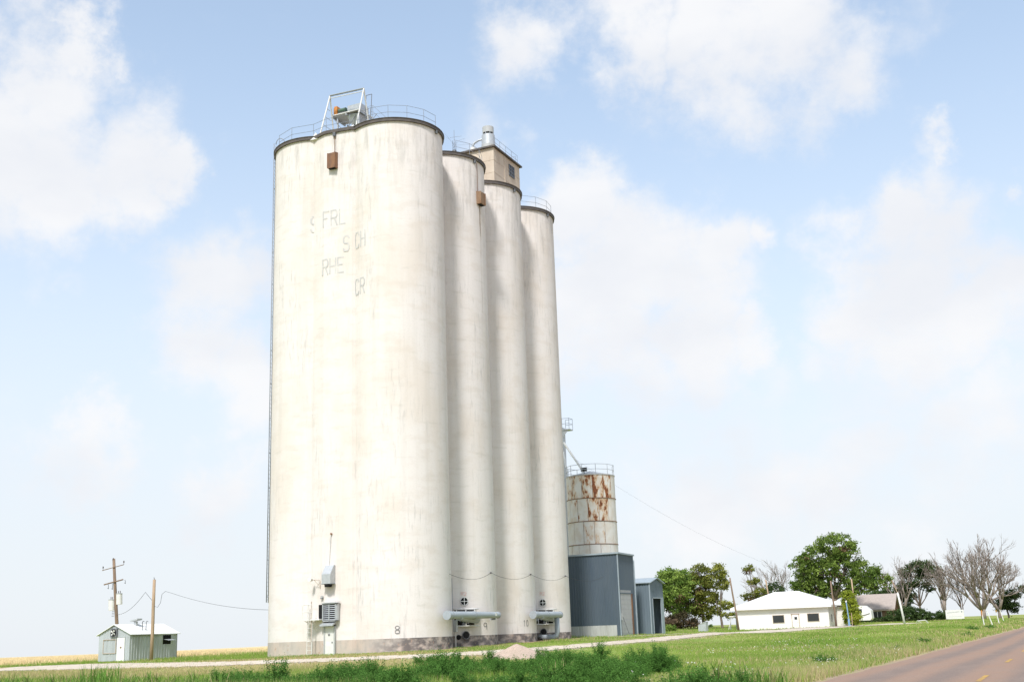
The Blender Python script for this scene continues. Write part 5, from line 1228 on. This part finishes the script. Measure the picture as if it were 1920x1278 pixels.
leafy_tree('yellow_conifer', (-31.8, 187.4), [(0,0,1.3,1.25,1.2),(-.1,0,2.7,1.2,1.3),(-.25,0,4.1,.85,1.1),(-.35,0,4.95,.45,.6)], 'rounded yellow green conifer at the corner of the white building', np.array([.20,.26,.035]), np.array([.42,.48,.065]), 11000, .12, .2, clump=.4, gap=.75)
def hedge(name, pts, label, base, tip, leaves):
    x, y = pts[0][0], pts[0][1]; leafy_tree(name, (x, y), [(px-x, py-y, h*.5, r, h*.55) for px, py, r, h in pts], label, base, tip, leaves, .15, .07, clump=.5, gap=.6, group=('scrub on the far field' if name == 'far_scrub' else None))['category'] = 'hedge' if 'hedge' in name else 'bush'
hedge('dark_hedge', [(-30.6,225,1.5,1.9),(-33.2,226,1.5,.85),(-36,226.5,1.5,.8),(-28.4,225,1.7,2.4),(-26.3,226,1.5,2.1),(-24.8,227,1.2,1.5)], 'dense dark green hedge in front of the brick house', DRK*.9, DKT*.9, 11000)
hedge('round_bush', [(-23.9,236,.9,1.9),(-23.6,236.5,.7,1.4)], 'small dark round bush beside the trunk at the sign board', DRK, DKT, 1800)
hedge('low_bush', [(-63.5,190,1.1,1.1),(-61.9,190.5,.9,.9),(-66.0,190,.9,.9)], 'low bright green bush beside the open blue shed', GRN*1.2, LIT*1.1, 3000)
hedge('brown_thicket', [(-66.4,198,1.6,2.6),(-64.6,198.5,1.3,2.0)], 'dry brown thicket at the foot of the rounded tree', np.array([.17,.12,.085]), np.array([.24,.17,.12]), 2600)
for k in range(16):        # a far shelter line of scrub, each a single clump
    x = -30+k*4.2+random.uniform(-1, 1); y = 420+random.uniform(-20, 60)
    if k % 4 == 0: hedge('far_scrub', [(-95-k*6.0, 330+random.uniform(-25, 30), random.uniform(1.0, 2.0), random.uniform(.7, 1.6))], 'tiny dark scrub clump on the far wheat field skyline', DRK*1.5, DKT*1.5, 260)

# weeds: individual leafy clumps along the near edge of the grass
def weed_mesh(seed, h, w, n, base, tip):
    g = np.random.default_rng(seed); C, S, K = [], [], []
    stems = int(34+w*16); m_ = n//stems
    for k in range(stems):
        a = g.random()*6.28; el = math.acos(g.random()**.8*.96); L_ = (.72+.42*g.random())
        tipp = np.array([math.sin(el)*math.cos(a)*w*.55, math.sin(el)*math.sin(a)*w*.55, h*(.18+.82*math.cos(el))])*L_
        u = g.random(m_)**.55; bow = np.array([0, 0, h*.16])
        p = tipp*u[:, None]+bow*(u*(1-u)*2)[:, None]+g.normal(size=(m_, 3))*.036*(.5+u)[:, None]
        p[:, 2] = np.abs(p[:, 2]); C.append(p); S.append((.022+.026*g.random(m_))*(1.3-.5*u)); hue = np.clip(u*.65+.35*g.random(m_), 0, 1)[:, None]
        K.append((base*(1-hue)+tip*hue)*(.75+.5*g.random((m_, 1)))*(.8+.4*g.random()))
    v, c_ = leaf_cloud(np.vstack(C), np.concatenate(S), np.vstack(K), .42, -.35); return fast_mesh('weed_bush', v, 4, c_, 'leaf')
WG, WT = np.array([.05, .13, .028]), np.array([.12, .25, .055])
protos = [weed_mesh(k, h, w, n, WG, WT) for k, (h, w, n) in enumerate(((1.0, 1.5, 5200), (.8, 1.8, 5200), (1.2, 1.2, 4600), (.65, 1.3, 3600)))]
def unproj(px, py, dz=0):
    d = fwd + rgt*((px-960)/FPX) - upv*((py-639)/FPX); hd = math.hypot(d.x, d.y); ts = np.linspace(22, 260, 6000)
    X = d.x/hd*ts; Y = d.y/hd*ts; Zr = EYE+d.z/hd*ts; i = int(np.argmax(Zr < terrain(X, Y)+dz)); return X[i], Y[i]
random.seed(17)
def weed_spots():
    out = []
    # a loose belt that thickens along the near ditch
    for px in range(440, 1260, 11):
        for q in range(3):
            x = px+random.uniform(-9, 9); hi, lo = (1284, 1312) if px < 800 else ((1246, 1304) if px < 1190 else (1250, 1268))
            if random.random() < .66: out.append((x, random.uniform(hi, lo)))
    for px in (20, 95, 190, 240, 330, 360, 410, 1290, 1330, 1400): out.append((px, 1300+random.uniform(-6, 10)))
    return out
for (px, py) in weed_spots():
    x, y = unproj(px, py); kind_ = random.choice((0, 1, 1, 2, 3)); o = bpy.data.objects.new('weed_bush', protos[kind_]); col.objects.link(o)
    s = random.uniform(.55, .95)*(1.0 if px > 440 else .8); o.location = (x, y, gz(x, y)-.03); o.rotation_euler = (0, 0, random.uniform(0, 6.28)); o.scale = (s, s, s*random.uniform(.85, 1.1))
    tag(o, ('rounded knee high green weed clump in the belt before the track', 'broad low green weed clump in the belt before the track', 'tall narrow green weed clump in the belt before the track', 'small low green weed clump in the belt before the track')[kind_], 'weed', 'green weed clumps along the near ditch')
random.seed(29)
for (x, y, s) in ((-9.2, 47, .55), (-8.3, 60, .5), (-8.6, 74, .5), (-8.0, 96, .6), (-9.5, 120, .7), (-8.8, 133, .7)):
    o = bpy.data.objects.new('verge_weed', protos[3]); col.objects.link(o); o.location = (x, y, gz(x, y)-.02); o.scale = (s*1.4, s*1.4, s); o.rotation_euler.z = random.uniform(0, 6)
    tag(o, 'low dark green weed tuft at the road verge', 'weed', 'weed tufts on the road verge')

def reed_mesh(seed, h, n, w):
    g = np.random.default_rng(seed); V, K = [], []
    for k in range(n):
        a = g.random()*6.28; r = w*math.sqrt(g.random())*.5; b = np.array([math.cos(a)*r, math.sin(a)*r, 0]); d = g.random()*6.28; dv_ = np.array([math.cos(d), math.sin(d), 0]); sd = np.array([-dv_[1], dv_[0], 0])*.017
        hh_ = h*(.55+.5*g.random()); lean = .12+.5*g.random(); c_ = np.array([.13, .25, .05])*(.7+.7*g.random()); c_ = c_ if g.random() > .15 else np.array([.42, .36, .19])
        P = [b+dv_*lean*hh_*u*u+np.array([0, 0, hh_*(u-.35*lean*u*u)]) for u in (0, .4, .75, 1)]
        for q in range(3):
            w0, w1 = (1, .9, .6, .05)[q], (1, .9, .6, .05)[q+1]; V += [P[q]-sd*w0, P[q]+sd*w0, P[q+1]+sd*w1, P[q+1]-sd*w1]; K += [c_]*4
    return fast_mesh('tall_grass_clump', np.array(V), 4, np.array(K), 'blade')
reeds = [reed_mesh(k, h, n, w) for k, (h, n, w) in enumerate(((1.3, 80, 1.5), (1.0, 120, 1.4), (1.3, 40, .5)))]
random.seed(41)
for (px, py, k) in [(178, 1290, 0), (203, 1284, 0), (192, 1296, 0), (150, 1300, 1), (120, 1312, 1), (60, 1312, 1), (20, 1304, 1), (95, 1300, 2), (265, 1300, 1), (300, 1310, 1), (345, 1298, 1), (362, 1296, 2), (392, 1312, 1), (425, 1302, 1), (500, 1300, 2), (640, 1292, 2), (1050, 1282, 1), (1300, 1290, 1), (1360, 1300, 1), (1440, 1296, 1)]:
    x, y = unproj(px, py); o = bpy.data.objects.new('tall_grass_clump', reeds[k]); col.objects.link(o); q = random.uniform(.7, 1.0); o.location = (x, y, gz(x, y)-.02); o.scale = (q, q, q); o.rotation_euler.z = random.uniform(0, 6.28)
    tag(o, ('tall arching green grass clump with broad blades in the near ditch', 'wide clump of long green grass in the near ditch', 'slender upright clump of long grass in the near ditch')[k], 'grass', 'long grass clumps in the near ditch')

# grass: one mass of blades
def grow_grass():
    parts = []
    def ring(r0, r1, dens, wid, hs):
        a = .49; n = int(dens*a*(r1*r1-r0*r0)); r = np.sqrt(rng.random(n)*(r1*r1-r0*r0)+r0*r0); th = YAW*-1+(rng.random(n)*2-1)*a
        parts.append((np.sin(th)*r, np.cos(th)*r, np.full(n, wid), np.full(n, hs)))
    ring(24, 45, 330, .011, 1); ring(45, 62, 230, .014, 1); ring(62, 90, 110, .020, 1); ring(90, 140, 34, .032, 1.05); ring(140, 250, 9, .055, 1.1)
    x, y, wd, hs = [np.concatenate(q) for q in zip(*parts)]
    td = track_d(x, y); wh = wheat(x, y); dr = dry(x, y)
    keep = (-x > 6.75+rng.random(len(x))*.5) & (td > -.25+rng.random(len(x))*.5-(rng.random(len(x)) < .04)*2)
    # grown through in the middle of the track only here and there; none inside buildings, little on trodden soil
    inb = ((np.abs(x+44.9) < 7.0) & (np.abs(y-80) < 14.2)) | ((x > -43.7) & (x < -36.3) & (y > 98.4) & (y < 102.7)) | ((x > -40.1) & (x < -35.9) & (y > 105.2) & (y < 109.3)) | ((x > sx0-.1) & (x < sx1+.1) & (y > sy0-.1) & (y < sy1+.1)) | ((x > -50) & (x < -32.5) & (y > 186) & (y < 200)) | (np.hypot((x-px_)/1.2, y-py_) < 1.7)
    yard = (y > 171+3*vnoise(x, y, 3, 50)+np.where(x < -48, 7, 0)) & (y < 184.3) & (x < -25.5) & (x > -61)
    soil = (x > -39.6) & (x < -35.9) & (y > 66) & (y < 98) & (vnoise(x, y, 1.6, 6) > .36)
    patch = vnoise(x, y, 3.3, 12); keep &= ~inb & ~yard & ~soil & (rng.random(len(x)) < .45+.75*patch)
    x, y, wd, hs, wh, dr, td = [q[keep] for q in (x, y, wd, hs, wh, dr, td)]
    n = len(x); z = terrain(x, y); lawn = smooth(-30, -16, x)*smooth(30, 60, y)
    verge = smooth(13, 7, -x)
    tc_ = track_c(x, y); low = smooth(1, 9, np.abs(tc_))*smooth(20, 8, np.hypot(x, y)-36+8)
    hgt = (.17-.06*lawn)*(1-dr)+.24*dr; hgt *= 1+.25*verge; hgt *= (.55+.9*rng.random(n))*(.6+.8*vnoise(x, y, 4.5, 14)); hgt = hgt*(1-wh)+.45*wh*(.75+.5*rng.random(n))
    near = smooth(50, 34, np.hypot(x, y))*smooth(-12, -22, x); hgt *= 1+1.3*near; hgt *= np.where(np.abs(tc_) < 5.5, .38, 1)*np.where((np.abs(tc_) >= 5.5) & (np.abs(tc_) < 9), .65, 1)*hs
    az = rng.random(n)*6.28; ln = hgt*(.15+.45*rng.random(n)); tx = x+np.cos(az)*ln; ty = y+np.sin(az)*ln
    # blade base edge faces roughly any way
    pa = rng.random(n)*3.14; bx_, by_ = np.cos(pa)*wd, np.sin(pa)*wd
    v = np.stack([np.stack([x-bx_, y-by_, z-.02], 1), np.stack([x+bx_, y+by_, z-.02], 1), np.stack([tx, ty, z+hgt], 1)], 1).reshape(-1, 3)
    g1, g2, tn_, wt_ = np.array([.14, .245, .042]), np.array([.30, .395, .09]), np.array([.46, .39, .21]), np.array([.70, .58, .35])
    h_ = np.clip(vnoise(x, y, 5, 21)*.75+rng.random(n)*.4-.05, 0, 1)[:, None]; c = g1*(1-h_)+g2*h_
    isdry = (rng.random(n) < np.clip(dr*.85+.06+.10*vnoise(x, y, 14, 30), 0, .8))[:, None]; c = np.where(isdry, tn_*(.75+.5*rng.random((n, 1))), c)
    isw = (rng.random(n) < wh)[:, None]; c = np.where(isw, wt_*(.8+.4*rng.random((n, 1))), c); c = c*(.8+.4*rng.random((n, 1)))
    c3 = np.repeat(c, 3, 0); c3[2::3] *= 1.12
    o = bpy.data.objects.new('grass', fast_mesh('grass', v, 3, c3, 'blade')); col.objects.link(o)
    tag(o, 'green and dry grass covering the ground around the elevator', 'grass', kind='stuff')
    # seed heads of wild oats and small white flowers near the road
    k = 5200; r = np.sqrt(rng.random(k)*(75**2-26**2)+26**2); th = -YAW+(.02+rng.random(k)*.44); fx, fy = np.sin(th)*r, np.cos(th)*r
    ok = (-fx > 7.2) & (-fx < 17) & (vnoise(fx, fy, 2.2, 40) > .55); fx, fy = fx[ok], fy[ok]; k = len(fx)
    fz = terrain(fx, fy)+.16+.22*rng.random(k); cc = np.stack([fx, fy, fz], 1); kc = np.where(rng.random((k, 1)) < .75, np.array([[.72, .70, .64]]), np.array([[.50, .46, .26]]))
    v, c_ = leaf_cloud(cc, .014+.02*rng.random(k), kc, .8, 0); o = bpy.data.objects.new('wildflowers', fast_mesh('wildflowers', v, 4, c_, 'blade')); col.objects.link(o)
    tag(o, 'scattered tiny white wildflowers in the road verge', 'flowers', kind='stuff')
grow_grass()
